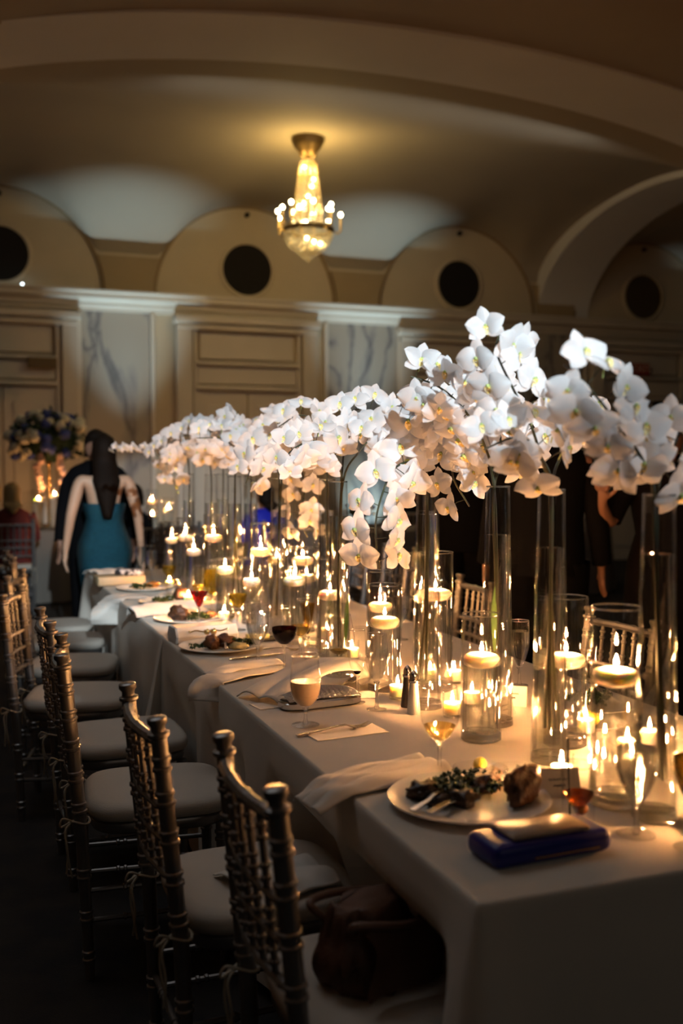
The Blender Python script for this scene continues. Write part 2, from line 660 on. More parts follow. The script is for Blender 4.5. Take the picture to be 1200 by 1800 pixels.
# the thin edge of each lunette, the dark round grille, the tan piers between lunettes
for k, lx in enumerate(LUN[2:7]):
    pts = [(lx + LR * cos(pi * i / 40), YW - 0.012, LZ + LR * sin(pi * i / 40)) for i in range(41)]
    MB().tube(pts, 0.022, 6).build('lunette_edge', 'arch_edge', wall)
    g = MB().lathe([(0, 0), (0.325, 0), (0.325, 0.02), (0, 0.02)], 48)
    o = g.build('round_grille', 'grille_black' if k < 4 else 'grille_brown', wall)
    o.rotation_euler = (radians(90), 0, 0)
    o.location = (lx, YW - 0.002, 3.955)
    ring = MB().lathe([(0.325, 0), (0.375, 0), (0.375, 0.025), (0.345, 0.04), (0.325, 0.03)], 48, closed=True)
    r = ring.build('grille_frame', 'lunette_paint', o)
    s = MB().lathe([(0, 0), (0.03, 0), (0.03, 0.05), (0, 0.05)], 16).build('ceiling_sensor', 'grille_black', wall)
    s.rotation_euler = (radians(90), 0, 0)
    s.location = (lx, YW - 0.001, 4.66)
for lx in (-5.0, -1.85, 1.28, 4.33, 7.42, 10.5, 13.5):
    n = 12
    w = 1.52 - 1.1
    out_ = []
    for sgn in (1, -1):
        cxl = lx + sgn * 1.52
        seg = []
        for i in range(n + 1):
            z = LZ + (4.02 - LZ) * i / n
            seg.append((cxl - sgn * sqrt(LR * LR - (z - LZ) ** 2) - sgn * 0.02, z))
        out_ += seg if sgn == 1 else list(reversed(seg))
    b = MB().poly(out_, 0.05)
    o = b.build('pier_block', 'pier_paint', wall, smooth=False)
    o.location = (0, YW - 0.05, 0)


def moulding(name, x0, x1, y, prof, mat, parent=None):
    """profile (d out from the wall, z) swept along x"""
    return MB().poly([(-d, z) for d, z in prof], x1 - x0, 'x').build(name, mat, parent, smooth=True, angle=30, loc=(x0, y, 0))


CORN = [(0, 3.33), (0.05, 3.33), (0.06, 3.37), (0.10, 3.39), (0.10, 3.42), (0.16, 3.45), (0.20, 3.47), (0.20, 3.52), (0.23, 3.54), (0.23, 3.565), (0, 3.565)]
struct(moulding('trim_9', -8, 17, YW, CORN, 'wood_paint'))
struct(moulding('baseboard_back', -8, 17, YW, [(0, 0), (0.04, 0), (0.04, 0.16), (0.025, 0.2), (0, 0.2)], 'wood_paint'))
for mx0, mx1 in ((-2.4, -1.5), (0.70, 1.53), (3.91, 4.90), (6.95, 7.9), (10.15, 11.0)):
    MB().box(((mx0 + mx1) / 2, YW - 0.012, 1.78), (mx1 - mx0, 0.03, 3.1), 0.006).build('marble_panel', 'marble', wall, smooth=False)
    for e in (mx0 - 0.035, mx1 + 0.035):
        MB().box((e, YW - 0.03, 1.77), (0.06, 0.07, 3.12), 0.012).build('panel_frame', 'wood_paint', wall, smooth=False)


def doorcase(name, cx, w, top):
    t = thing(name, None, None, (cx, YW, 0))
    t['kind'] = 'structure'
    h = w / 2
    for sx in (-1, 1):
        MB().box((sx * (h - 0.10), -0.07, top / 2), (0.20, 0.14, top), 0.015).build('jamb', 'wood_paint', t, smooth=False)
        MB().box((sx * (h - 0.245), -0.045, 1.6), (0.05, 0.09, 3.2), 0.012).build('inner_jamb', 'wood_paint', t, smooth=False)
    for z, p, hh in ((top - 0.05, 0.20, 0.09), (top - 0.14, 0.15, 0.07), (2.73, 0.13, 0.05), (2.42, 0.12, 0.06)):
        ww = w + (0.06 if z > top - 0.06 else 0)
        if z < 3:
            ww = w - 0.5
        MB().box((0, -p / 2, z), (ww, p, hh), 0.018).build('moulding', 'wood_paint', t, smooth=False)
    MB().box((0, -0.02, 2.96), (w - 0.62, 0.05, 0.34), 0.02).build('frieze_panel', 'wood_paint', t, smooth=False)
    MB().box((0, -0.03, 2.58), (w - 0.55, 0.06, 0.22), 0.015).build('lintel', 'wood_paint', t, smooth=False)
    for sx in (-1, 1):
        lw = (w - 0.54) / 2 - 0.008
        lf = MB().box((sx * (lw / 2 + 0.008), -0.02, 1.19), (lw, 0.05, 2.36), 0.006).build('door_leaf', 'wood_paint', t, smooth=False)
        for z0, z1 in ((0.2, 0.95), (1.1, 2.2)):
            MB().box((sx * (lw / 2 + 0.008), -0.05, (z0 + z1) / 2), (lw - 0.22, 0.03, z1 - z0), 0.012).build('raised_panel', 'wood_paint', lf, smooth=False)
        MB().tube([(sx * 0.05, -0.05, 1.0), (sx * 0.05, -0.10, 1.02), (sx * 0.05, -0.10, 1.16), (sx * 0.05, -0.05, 1.18)], 0.012, 8).build('handle', 'brass', lf)
    return t


doorcase('door_1', -0.24, 1.78, 3.30)
doorcase('door_2', 2.79, 1.88, 3.32)
doorcase('door_3', 5.87, 1.88, 3.30)
d4 = doorcase('door_4', 8.95, 1.88, 3.28)
MB().box((0.30, -0.10, 2.36), (0.30, 0.08, 0.07), 0.01).build('door_closer', 'grille_black', d4)


def exit_sign(loc, label, mat, w, h, lit):
    t = thing('exit_sign', label, 'sign', loc)
    MB().box((0, 0, 0), (w, 0.05, h), 0.006).build('sign_plate', mat, t, smooth=False)
    if lit:
        cu = bpy.data.curves.new('sign_lettering', 'FONT')
        cu.body = 'EXIT'
        cu.size = h * 0.95
        cu.align_x = 'CENTER'
        cu.align_y = 'CENTER'
        cu.extrude = 0.003
        cu.materials.append(MATS['exit_letter'])
        tmp = bpy.data.objects.new('tmp', cu)
        COL.objects.link(tmp)
        me = bpy.data.meshes.new_from_object(tmp.evaluated_get(bpy.context.evaluated_depsgraph_get()))
        bpy.data.objects.remove(tmp)
        o = link('sign_lettering', me, t)
        o.location = (0, -0.028, 0)
        o.rotation_euler = (radians(90), 0, 0)
    return t


exit_sign((8.82, YW - 0.16, 2.86), 'small red EXIT sign over the door at the right', 'exit_red', 0.30, 0.17, True)
exit_sign((0.22, YW - 0.14, 2.66), 'dark bronze sign over the left door, unlit', 'dark_bronze', 0.34, 0.13, False)
for dx in (-0.35, 0.02):
    o = MB().blob((0, 0, 0.014), 0.013, 2, 0, 1, 0, (1, 1, 1)).build('cornice_lamp', 'cool_lamp')
    o.location = (dx - 0.02, YW - 0.16, 3.567)
    tag(o, 'small bright lamp on the cornice, %s of two by the left lunette' % ('left' if dx < 0 else 'right'), 'lamp', 'lamps on the cornice')

# ------------------------------------------------------------------ chandelier
ch = thing('chandelier', 'gold crystal chandelier with candle bulbs hanging from the vault', 'chandelier', (2.76, 9.0, 3.64))
MB().lathe([(0, 1.235), (0.17, 1.235), (0.175, 1.20), (0.15, 1.15), (0.10, 1.09), (0.085, 1.05), (0.05, 1.03), (0, 1.03)], 32).build('ceiling_canopy', 'dark_bronze', ch)
MB().tube([(0, 0, 1.04), (0, 0, 0.2)], 0.012, 8).build('center_rod', 'dark_bronze', ch)
MB().lathe([(0.05, 1.02), (0.085, 0.98), (0.10, 0.90), (0.125, 0.72), (0.14, 0.55), (0.155, 0.42), (0.16, 0.34)], 36, ripple=lambda a, z: 1 + 0.04 * cos(18 * a)).build('crystal_tent', 'crystal', ch)
bs = MB()
for i in range(24):
    a = 2 * pi * i / 24
    for k in range(22):
        t = k / 21
        r = 0.055 + 0.105 * t ** 0.7
        q = bmesh.ops.create_icosphere(bs.bm, subdivisions=1, radius=0.009)
        bmesh.ops.translate(bs.bm, verts=q['verts'], vec=(r * cos(a), r * sin(a), 1.0 - 0.66 * t))
o = bs.build('bead_strands', 'crystal', ch)
o['kind'] = 'stuff'
MB().lathe([(0.25, 0.30), (0.275, 0.30), (0.28, 0.27), (0.265, 0.25), (0.25, 0.26)], 40, closed=True).build('ring', 'dark_bronze', ch)
MB().lathe([(0.26, 0.27), (0.25, 0.20), (0.22, 0.13), (0.175, 0.08), (0.12, 0.055), (0.115, 0.03), (0.085, 0.022), (0.08, 0.0), (0.05, -0.012), (0, -0.02)], 40, ripple=lambda a, z: 1 + 0.03 * cos(20 * a)).build('crystal_bowl', 'crystal', ch)
MB().lathe([(0, -0.06), (0.02, -0.045), (0.012, -0.03), (0, -0.025)], 12).build('finial', 'crystal', ch)
arm_me = bulb_me = sleeve_me = None
for i in range(14):
    a = 2 * pi * i / 14 + 0.1
    R_ = 0.345 if i % 2 else 0.27
    zb = 0.42 if i % 2 else 0.50
    ca, sa = cos(a), sin(a)
    am = MB().tube([(0.25 * ca, 0.25 * sa, 0.28), ((R_ - 0.03) * ca, (R_ - 0.03) * sa, 0.24), (R_ * ca, R_ * sa, 0.27), (R_ * ca, R_ * sa, zb - 0.02)], [0.009, 0.009, 0.01, 0.012], 6).build('candle_arm', 'brass', ch)
    MB().blob((R_ * ca, R_ * sa, zb + 0.02), 0.021, 2, 0, 1, 0, (1, 1, 1.15)).build('bulb', 'bulb', am)
for i, (r, z) in enumerate(((0.05, 0.93), (0.07, 0.80), (0.08, 0.72), (0.06, 0.62), (0.09, 0.54), (0.05, 0.45), (0.16, 0.12), (0.15, 0.13), (0.17, 0.16), (0.05, 0.36))):
    a = -pi / 2 + (i * 1.9) % 2.4 - 1.2
    MB().blob((r * cos(a), r * sin(a), z), 0.019, 2, 0, 1, 0, (1, 1, 1.1)).build('inner_bulb', 'bulb', ch)
for i in range(4):
    a = 2 * pi * i / 4 + 0.4
    l = lamp('chandelier_light', 'POINT', (0.40 * cos(a), 0.40 * sin(a), 0.60), 3.0, (1, 0.64, 0.20), radius=0.05)
    l.parent = ch
    l = lamp('chandelier_light', 'POINT', (0.17 * cos(a), 0.17 * sin(a), 0.93), 4.6, (1, 0.62, 0.17), radius=0.05)
    l.parent = ch
# ------------------------------------------------------------------ chairs (silver ballroom chairs, facing +x)
def bamboo(b, p0, p1, r, knots, seg=10, r1=None, finial=False):
    p0, p1 = Vector(p0), Vector(p1)
    L = (p1 - p0).length
    r1 = r if r1 is None else r1
    st = [(0.0, r)]
    for k in knots:
        for off in (-0.011, 0.011):
            c = k * L + off
            st += [(c - 0.006, 0), (c - 0.003, 0.0038), (c + 0.003, 0.0038), (c + 0.006, 0)]
    st.append((L, 0))
    if finial:
        st = [q for q in st if q[0] < L - 0.05]
        st += [(L - 0.045, 0), (L - 0.04, 0.006), (L - 0.034, 0.006), (L - 0.03, -0.002), (L - 0.02, -0.002), (L - 0.012, 0.004), (L - 0.003, 0.004), (L, 0.0)]
    pts, rad = [], []
    for i, (d, k) in enumerate(st):
        t = d / L
        pts.append(p0.lerp(p1, t))
        rad.append((r + (r1 - r) * t) + (k if i else 0))
    b.tube(pts, rad, seg)
    return b


def superloop(hx, hy, z, n=32, p=4.0, cx=0.0):
    out = []
    for i in range(n):
        a = 2 * pi * i / n
        c, s_ = cos(a), sin(a)
        out.append((cx + hx * math.copysign(abs(c) ** (2 / p), c), hy * math.copysign(abs(s_) ** (2 / p), s_), z))
    return out


def make_chair(label, metal, loc, rz, group, cushion=True):
    t = thing('chiavari_chair', label, 'chair', loc, rz, group)
    fr = MB()
    fr.loft([superloop(0.195, 0.19, 0.405), superloop(0.20, 0.195, 0.412), superloop(0.20, 0.195, 0.432), superloop(0.195, 0.19, 0.438)])
    fr.build('seat', metal, t)
    if cushion:
        cu = MB()
        cu.loft([superloop(0.192, 0.187, 0.4385, p=4), superloop(0.207, 0.202, 0.444, p=4.2), superloop(0.212, 0.207, 0.460, p=4.2), superloop(0.210, 0.205, 0.475, p=4.2), superloop(0.201, 0.196, 0.4855, p=4), superloop(0.182, 0.177, 0.490, p=3.6), superloop(0.09, 0.09, 0.493, p=2.6)])
        c = cu.build('cushion', 'cushion_ivory', t, angle=60)
        for sy in (-1, 1):
            yy = 0.178 * sy
            tb = MB()
            tb.tube([(-0.225 + 0.024 * cos(a), yy + 0.024 * sin(a), 0.452 + 0.004 * sin(2 * a)) for a in [i * pi / 6 for i in range(13)]], 0.0035, 5)
            tb.tube(catmull([(-0.248, yy, 0.452), (-0.262, yy + 0.012, 0.44), (-0.266, yy + 0.02, 0.39), (-0.258, yy + 0.012, 0.33), (-0.25, yy + 0.018, 0.285)], 4), 0.003, 5)
            tb.tube(catmull([(-0.248, yy, 0.452), (-0.268, yy - 0.014, 0.43), (-0.262, yy - 0.022, 0.37), (-0.266, yy - 0.012, 0.31)], 4), 0.003, 5)
            tb.tube(catmull([(-0.248, yy, 0.452), (-0.275, yy - 0.02, 0.468), (-0.28, yy - 0.005, 0.44), (-0.25, yy, 0.452)], 4), 0.003, 5)
            tb.build('tie', 'rope', c)
    K = [0.09, 0.22, 0.34, 0.46, 0.56, 0.66, 0.77, 0.87]
    for sy in (-1, 1):
        b = MB()
        bamboo(b, (-0.205, 0.178 * sy, 0), (-0.2235, 0.178 * sy, 0.43), 0.0145, [0.15, 0.42, 0.7], r1=0.0185)
        bamboo(b, (-0.2235, 0.178 * sy, 0.43), (-0.272, 0.178 * sy, 0.925), 0.0185, [0.12, 0.3, 0.48, 0.65, 0.8], r1=0.0175, finial=True)
        b.build('rear_leg', metal, t)
        b = MB()
        bamboo(b, (0.178, 0.172 * sy, 0), (0.172, 0.165 * sy, 0.41), 0.013, [0.15, 0.42, 0.7, 0.9], r1=0.0185)
        b.build('front_leg', metal, t)
        b = MB()
        for z, kk in ((0.165, [0.3, 0.7]), (0.25, [0.3, 0.7])):
            bamboo(b, (-0.21, 0.177 * sy, z), (0.174, 0.169 * sy, z), 0.0075, kk, 8)
        b.build('side_stretcher', metal, t)
    b = MB()
    bamboo(b, (0.175, -0.168, 0.20), (0.175, 0.168, 0.20), 0.0075, [0.3, 0.7], 8)
    b.build('front_stretcher', metal, t)
    b = MB()
    bamboo(b, (-0.213, -0.176, 0.20), (-0.213, 0.176, 0.20), 0.0075, [0.3, 0.7], 8)
    b.build('back_stretcher', metal, t)

    def back_x(z):
        return -0.2235 - (z - 0.43) * 0.0485 / 0.495

    def bow(y, z):
        return Vector((back_x(z) - 0.022 * (1 - (y / 0.178) ** 2), y, z))
    for nm, z, r in (('crest_rail', 0.872, 0.0125), ('back_rail', 0.725, 0.0085), ('back_rail', 0.655, 0.0085), ('back_rail', 0.575, 0.0095)):
        pts = [bow(-0.178 + 0.356 * i / 24, z) for i in range(25)]
        rad = [r * (1.28 if i % 6 in (3,) else 1.0) for i in range(25)]
        MB().tube(pts, rad, 8).build(nm, metal, t)
    sp = None
    for k in range(5):
        y = -0.11 + 0.055 * k
        A, B = bow(y, 0.575), bow(y, 0.872)
        b = MB()
        bamboo(b, A, B, 0.0068, [0.12, 0.36, 0.62, 0.86], 8)
        b.build('spindle', metal, t)
    return t


# left row, from the near end: (back x, y, turn in degrees)
LEFT = [(-0.275, 0.355, 0), (-0.375, 0.885, 1), (-0.475, 1.68, -5), (-0.475, 2.30, 1), (-0.55, 3.09, -14), (-0.50, 3.80, -14), (-0.48, 4.45, -4), (-0.48, 4.98, 0)]
LLAB = ['silver bamboo-style chair nearest the camera, brown handbag on its seat',
        'silver bamboo-style chair second from the near end, folded white napkin on its cushion',
        'silver bamboo-style chair third from the near end, ivory cushion empty, rope tie hanging',
        'silver bamboo-style chair fourth from the near end, ivory cushion empty',
        'silver bamboo-style chair fifth from the near end, turned to show its spindled back',
        'silver bamboo-style chair sixth from the near end on the left',
        'silver bamboo-style chair seventh from the near end on the left',
        'silver bamboo-style chair at the far end of the left row']
CH_L, proto = [], None
for (bx, y, deg), lab in zip(LEFT, LLAB):
    a = radians(deg)
    x = bx + 0.27 * cos(a)
    yc = y + 0.27 * sin(a)
    if proto is None:
        proto = make_chair(lab, 'silver_resin', (x, yc, 0), a, 'chairs along the left side of the table')
    else:
        dup(proto, lab, (x, yc, 0), a)
    CH_L.append((x, yc, a))
TW, TL = 1.10, 5.30
RIGHT = [(1.43, 1.62, 183), (1.47, 2.78, 176), (1.55, 3.55, 180), (1.90, 4.62, 188), (1.90, 5.32, 178)]
RLAB = ['silver bamboo-style chair across the table behind the near candle cylinders',
        'silver bamboo-style chair across the table, spindled back seen between the vases',
        'silver bamboo-style chair across the table by the man in black',
        'silver bamboo-style chair across the table, pulled back under the hanging orchid spray',
        'silver bamboo-style chair across the table, farthest on the right side']
CH_R = []
for (bx, y, deg), lab in zip(RIGHT, RLAB):
    a = radians(deg)
    x, yc = bx + 0.27 * cos(a), y + 0.27 * sin(a)
    dup(proto, lab, (x, yc, 0), a, 'chairs across the table')
    CH_R.append((x, yc, a))

# ------------------------------------------------------------------ tables and cloths
SEAMS = [0.0, 2.64, 5.30]
TN = ['nearest the camera', 'at the far end']
for k in range(2):
    y0, y1 = SEAMS[k], SEAMS[k + 1]
    t = thing('banquet_table', 'long folding banquet table %s under white linen' % TN[k], 'table', (TW / 2, (y0 + y1) / 2, 0), 0, 'banquet tables in a row')
    L = y1 - y0
    MB().box((0, 0, 0.738), (TW - 0.03, L - 0.02, 0.03), 0.004).build('table_top', 'black_lacquer', t, smooth=False)
    for sx in (-1, 1):
        for sy in (-1, 1):
            MB().tube([(sx * 0.22, sy * (L / 2 - 0.2), 0), (sx * 0.22, sy * (L / 2 - 0.2), 0.724)], 0.014, 8).build('leg', 'black_lacquer', t)


def sstep(a, b, x):
    t = max(0.0, min(1.0, (x - a) / (b - a)))
    return t * t * (3 - 2 * t)


def push(y, row, side):
    p = 0.0
    for (cx, cyy, a) in row:
        front = cx + side * 0.222
        need = (front if side > 0 else TW - front) + 0.025
        if need > 0:
            p = max(p, need * (1 - sstep(0.212, 0.29, abs(y - cyy))))
    return p


def tablecloth(k):
    y0, y1 = SEAMS[k], SEAMS[k + 1] + (0.03 if k < 1 else 0)
    if k:
        y0 -= 0.0
    r = 0.012
    per = []          # (x, y, nx, ny)
    step = 0.018

    def line(ax, ay, bx, by, nx, ny):
        n = max(2, int(math.hypot(bx - ax, by - ay) / step))
        for i in range(n):
            t = i / n
            per.append((ax + (bx - ax) * t, ay + (by - ay) * t, nx, ny))

    def arc(cx_, cy_, a0):
        for i in range(6):
            a = a0 + (pi / 2) * i / 6
            per.append((cx_ + r * cos(a), cy_ + r * sin(a), cos(a), sin(a)))
    line(r, y0, TW - r, y0, 0, -1)
    arc(TW - r, y0 + r, -pi / 2)
    line(TW, y0 + r, TW, y1 - r, 1, 0)
    arc(TW - r, y1 - r, 0)
    line(TW - r, y1, r, y1, 0, 1)
    arc(r, y1 - r, pi / 2)
    line(0, y1 - r, 0, y0 + r, -1, 0)
    arc(r, y0 + r, pi)
    corners = [(0, y0), (TW, y0), (0, y1), (TW, y1)]
    b = MB()
    rings = []
    zt = 0.76 - 0.0004 * (1 - k)
    levels = [0.0, 0.003, 0.008] + [0.02 + 0.70 * (i / 22) for i in range(23)]
    for li, d in enumerate(levels):
        ring = []
        t = max(0.0, (d - 0.008) / 0.712)
        for (x, y, nx, ny) in per:
            o = 0.0
            if d < 0.008:
                o = -0.006 * (1 - d / 0.008) ** 2
            else:
                s_ = y * 1.0 + x * 1.3 + k * 2.1
                o = 0.006 * min(1, t * 6) + t * (0.006 + 0.010 * sin(s_ * 21 + 1.5 * sin(s_ * 5)) + 0.012 * sin(s_ * 8.5 + 1))
                for ci, (qx, qy) in enumerate(corners):
                    dd = math.hypot(x - qx, y - qy)
                    inner = (qy > 0.1 and qy < TL - 0.1)
                    amp = 0.085 if not inner else (0.16 if ci < 2 else 0.02)
                    o += amp * t * exp(-(dd / 0.085) ** 2) - 0.02 * t * exp(-((dd - 0.2) / 0.08) ** 2)
                if inner_end(k, ny):
                    o = -0.02 - 0.01 * k
                w = sstep(0.09, 0.27, d)
                if nx < -0.5:
                    pp = push(y, CH_L, 1)
                    o = o * (1 - w * min(1, pp * 12)) - pp * w
                elif nx > 0.5:
                    pp = push(y, CH_R, -1)
                    o = o * (1 - w * min(1, pp * 12)) - pp * w
            ring.append(b.bm.verts.new((x + nx * o, y + ny * o, zt - d)))
        rings.append(ring)
    n = len(per)
    for A, B in zip(rings[:-1], rings[1:]):
        for i in range(n):
            j = (i + 1) % n
            b.bm.faces.new((A[i], A[j], B[j], B[i]))
    b.bm.faces.new(rings[0])
    o = b.build('tablecloth', 'table_linen', angle=50)
    return tag(o, ['white linen tablecloth on the table nearest the camera, corner hanging in a fold',
                   'white linen tablecloth on the far table, corner fold hanging beside the second plate'][k], 'tablecloth', 'white linen tablecloths')


def inner_end(k, ny):
    return (k > 0 and ny < -0.7) or (k < 1 and ny > 0.7)


for k in range(2):
    tablecloth(k)
# ------------------------------------------------------------------ glass, candles
ZT = 0.7605


def shell(prof, th, inner_from):
    """closed double wall from an outer profile (bottom to rim)"""
    inner = [(max(r - th, 0.0005), z) for r, z in prof if z >= inner_from]
    inner.reverse()
    return prof + inner


def rim_torus(r, z, parent, w=0.0019):
    pts = [(r + w * cos(a), z + w * sin(a)) for a in [2 * pi * i / 8 for i in range(8)]]
    return MB().lathe(pts, 48, closed=True).build('rim', 'rim_glass', parent)


def make_vase(label, x, y, h=0.63, lvl=0.82, ht=None):
    t = thing('cylinder_vase', label, 'vase', (x, y, ZT), 0, 'tall orchid vases')
    rb, rt = 0.0435, 0.031
    pr = [(rb + (rt - rb) * min(1, (z / h) * 1.02), z) for z in [h * i / 14 for i in range(15)]]
    out_ = [(0.036, 0.0), (rb, 0.004)] + pr[1:]
    inn = [(r - 0.003, z) for r, z in pr if z > 0.03] + []
    b = MB()
    b.lathe(out_ + [(rt - 0.0015, h + 0.0015)] + list(reversed(inn)) + [(rb - 0.005, 0.024)], 48)
    b.build('glass_wall', 'glass', t)
    rim_torus(rt - 0.0012, h, t)
    MB().lathe([(0, 0.0006), (0.036, 0.0006), (rb - 0.0012, 0.004), (rb - 0.0022, 0.02), (0, 0.021)], 48).build('glass_base', 'solid_glass', t)
    zl = h * lvl
    wp = [(0, 0.0225), (rb - 0.0055, 0.0225)]
    for i in range(12):
        z = 0.03 + (zl - 0.03) * i / 11
        wp.append((rb + (rt - rb) * (z / h) * 1.02 - 0.0034, z))
    wp.append((0, zl))
    MB().lathe(wp, 48).build('water', 'water', t)
    return t


VASES = [
    ('clear tapered glass vase at the right edge, nearest the camera', 0.504, 0.223, .82),
    ('clear tapered glass vase second from the near end, candle cylinder right behind it', 0.517, 0.623, .79),
    ('clear tapered glass vase third from the near end, green leaf tip in its water', 0.568, 0.962, .80),
    ('clear tapered glass vase fourth from the near end, behind the salt and pepper shakers', 0.477, 1.198, .87),
    ('clear tapered glass vase half hidden behind the fourth one, by the hanging spray', 0.735, 1.75, .84),
    ('clear tapered glass vase with dark crossing stems in the middle of the table', 0.421, 1.769, .82),
    ('clear tapered glass vase close behind the one with crossing stems', 0.529, 2.177, .82),
    ('clear tapered glass vase with green stems, behind the red wine glass', 0.455, 2.545, .80),
    ('clear tapered glass vase behind the yellow wine glass', 0.449, 3.229, .80),
    ('clear tapered glass vase in front of the blue dress far behind', 0.597, 3.486, .78),
    ('clear tapered glass vase third from the far end of the row', 0.517, 4.0, .76),
    ('clear tapered glass vase at the far left of the row', 0.483, 4.40, .76),
    ('clear tapered glass vase second from the far end, toward the right side', 0.639, 4.227, .78)]
for lab, x, y, lv in VASES:
    make_vase(lab, x, y, 0.63, lv)


def flame_mesh(z, h=0.024, r=0.0048):
    return MB().lathe([(0, z), (r * .7, z + h * .12), (r, z + h * .3), (r * .75, z + h * .55), (r * .35, z + h * .8), (0, z + h)], 9)


CYL_R = 0.05
candle_proto = None


def make_candle(label, loc, r, group):
    """floating candle, origin at its waist"""
    global candle_proto
    t = thing('floating_candle', label, 'candle', loc, random.uniform(0, 6.28), group)
    if candle_proto is None:
        s = 1.0
        R_ = 0.0445
        w = MB().lathe([(0, -0.020), (0.020, -0.020), (0.032, -0.016), (0.041, -0.007), (R_, 0.0), (R_ - 0.0005, 0.004), (0.040, 0.010), (0.030, 0.0135), (0.014, 0.0135), (0.005, 0.0125), (0, 0.0125)], 40).build('wax', 'wax', t)
        MB().tube([(0, 0, 0.012), (0.001, 0, 0.017), (0.002, 0.001, 0.021)], 0.0012, 6).build('wick', 'wick', t)
        flame_mesh(0.0195).build('flame', 'flame', t)
        candle_proto = t
    else:
        for ch_ in candle_proto.children:
            if ch_.type == 'LIGHT':
                continue
            c = ch_.copy()
            COL.objects.link(c)
            c.parent = t
    t.scale = (r / 0.0445, r / 0.0445, 1)
    return t


def make_cylinder(label, x, y, h, r, zc, cgroup='glass candle cylinders'):
    t = thing('candle_cylinder', label, 'vase', (x, y, ZT), 0, cgroup)
    zw = zc - 0.002
    b = MB()
    b.lathe([(r - 0.006, 0.0), (r, 0.004), (r, h * .5), (r, h - 0.002), (r - 0.0015, h), (r - 0.003, h - 0.002), (r - 0.003, h * .5), (r - 0.003, 0.022)], 56)
    b.build('glass_wall', 'glass', t)
    rim_torus(r - 0.0014, h, t)
    MB().lathe([(0, 0.0006), (r - 0.006, 0.0006), (r - 0.0008, 0.004), (r - 0.0008, 0.017), (r - 0.006, 0.0205), (0, 0.021)], 48).build('glass_base', 'solid_glass', t)
    MB().lathe([(0, 0.0225), (r - 0.006, 0.0225), (r - 0.0035, 0.026), (r - 0.0035, zw), (0, zw)], 48).build('water', 'water', t)
    return t


CYLS = [
    # x, y, height, radius, candle height, which one
    (0.463, 0.852, 0.315, 0.0505, 0.203, 'low wide cylinder in front of the third vase'),
    (0.488, 0.330, 0.400, 0.0525, 0.262, 'large cylinder nearest the camera at the right'),
    (0.632, 0.735, 0.365, 0.0530, 0.212, 'cylinder right behind the second vase'),
    (0.600, 1.400, 0.421, 0.0540, 0.295, 'cylinder behind the fourth vase'),
    (0.456, 1.454, 0.323, 0.0510, 0.210, 'cylinder left of the shakers, under the hanging spray'),
    (0.480, 2.010, 0.354, 0.0470, 0.225, 'cylinder left of the hanging orchid spray'),
    (0.640, 1.930, 0.311, 0.0490, 0.185, 'cylinder behind the one under the hanging spray'),
    (0.450, 2.330, 0.369, 0.0480, 0.241, 'cylinder left of the vase with crossing stems'),
    (0.560, 2.560, 0.424, 0.0510, 0.295, 'tall cylinder behind the ribbed cocktail glass'),
    (0.514, 3.015, 0.423, 0.0490, 0.295, 'tall cylinder behind the yellow wine glasses'),
    (0.450, 3.654, 0.432, 0.0500, 0.317, 'tallest cylinder of the far cluster'),
    (0.400, 4.100, 0.394, 0.0470, 0.290, 'cylinder left in the far cluster'),
    (0.400, 4.480, 0.354, 0.0440, 0.248, 'farthest cylinder at the end of the row'),
    (0.385, 3.820, 0.324, 0.0450, 0.233, 'low cylinder in the far cluster'),
    (0.425, 2.850, 0.282, 0.0440, 0.182, 'low cylinder behind the single yellow wine glass'),
    (0.360, 3.060, 0.265, 0.0440, 0.215, 'small cylinder left of the tall far cylinders'),
    (0.660, 3.250, 0.360, 0.0480, 0.230, 'cylinder on the right side behind the far vases'),
    (0.640, 2.750, 0.330, 0.0480, 0.200, 'cylinder on the right side behind the middle vases'),
    (0.700, 0.300, 0.330, 0.0500, 0.170, 'low cylinder behind the nearest one at the right edge'),
]
for (x, y, h, r, zc, lab) in CYLS:
    make_cylinder('clear glass candle ' + lab, x, y, h, r, zc)
    make_candle('lit ivory candle floating in the ' + lab, (x, y, ZT + zc), r - 0.0062, 'floating candles')

vp = None


def make_votive(label, x, y, r=0.026, h=0.065):
    global vp
    if vp is None:
        t = thing('votive_candle', label, 'candle', (x, y, ZT), 0, 'votive candles')
        MB().lathe([(0, 0.0), (0.024, 0.0), (0.026, 0.003), (0.027, 0.066), (0.0255, 0.067), (0.0245, 0.064), (0.0238, 0.008), (0, 0.008)], 32).build('glass_cup', 'glass', t)
        MB().lathe([(0, 0.0085), (0.0228, 0.0085), (0.0232, 0.040), (0.014, 0.0395), (0, 0.039)], 28).build('wax', 'wax', t)
        MB().tube([(0, 0, 0.038), (0.001, 0, 0.046)], 0.001, 6).build('wick', 'wick', t)
        flame_mesh(0.044, 0.022, 0.005).build('flame', 'flame', t)
        vp = t
        return t
    return dup(vp, label, (x, y, ZT), 0)


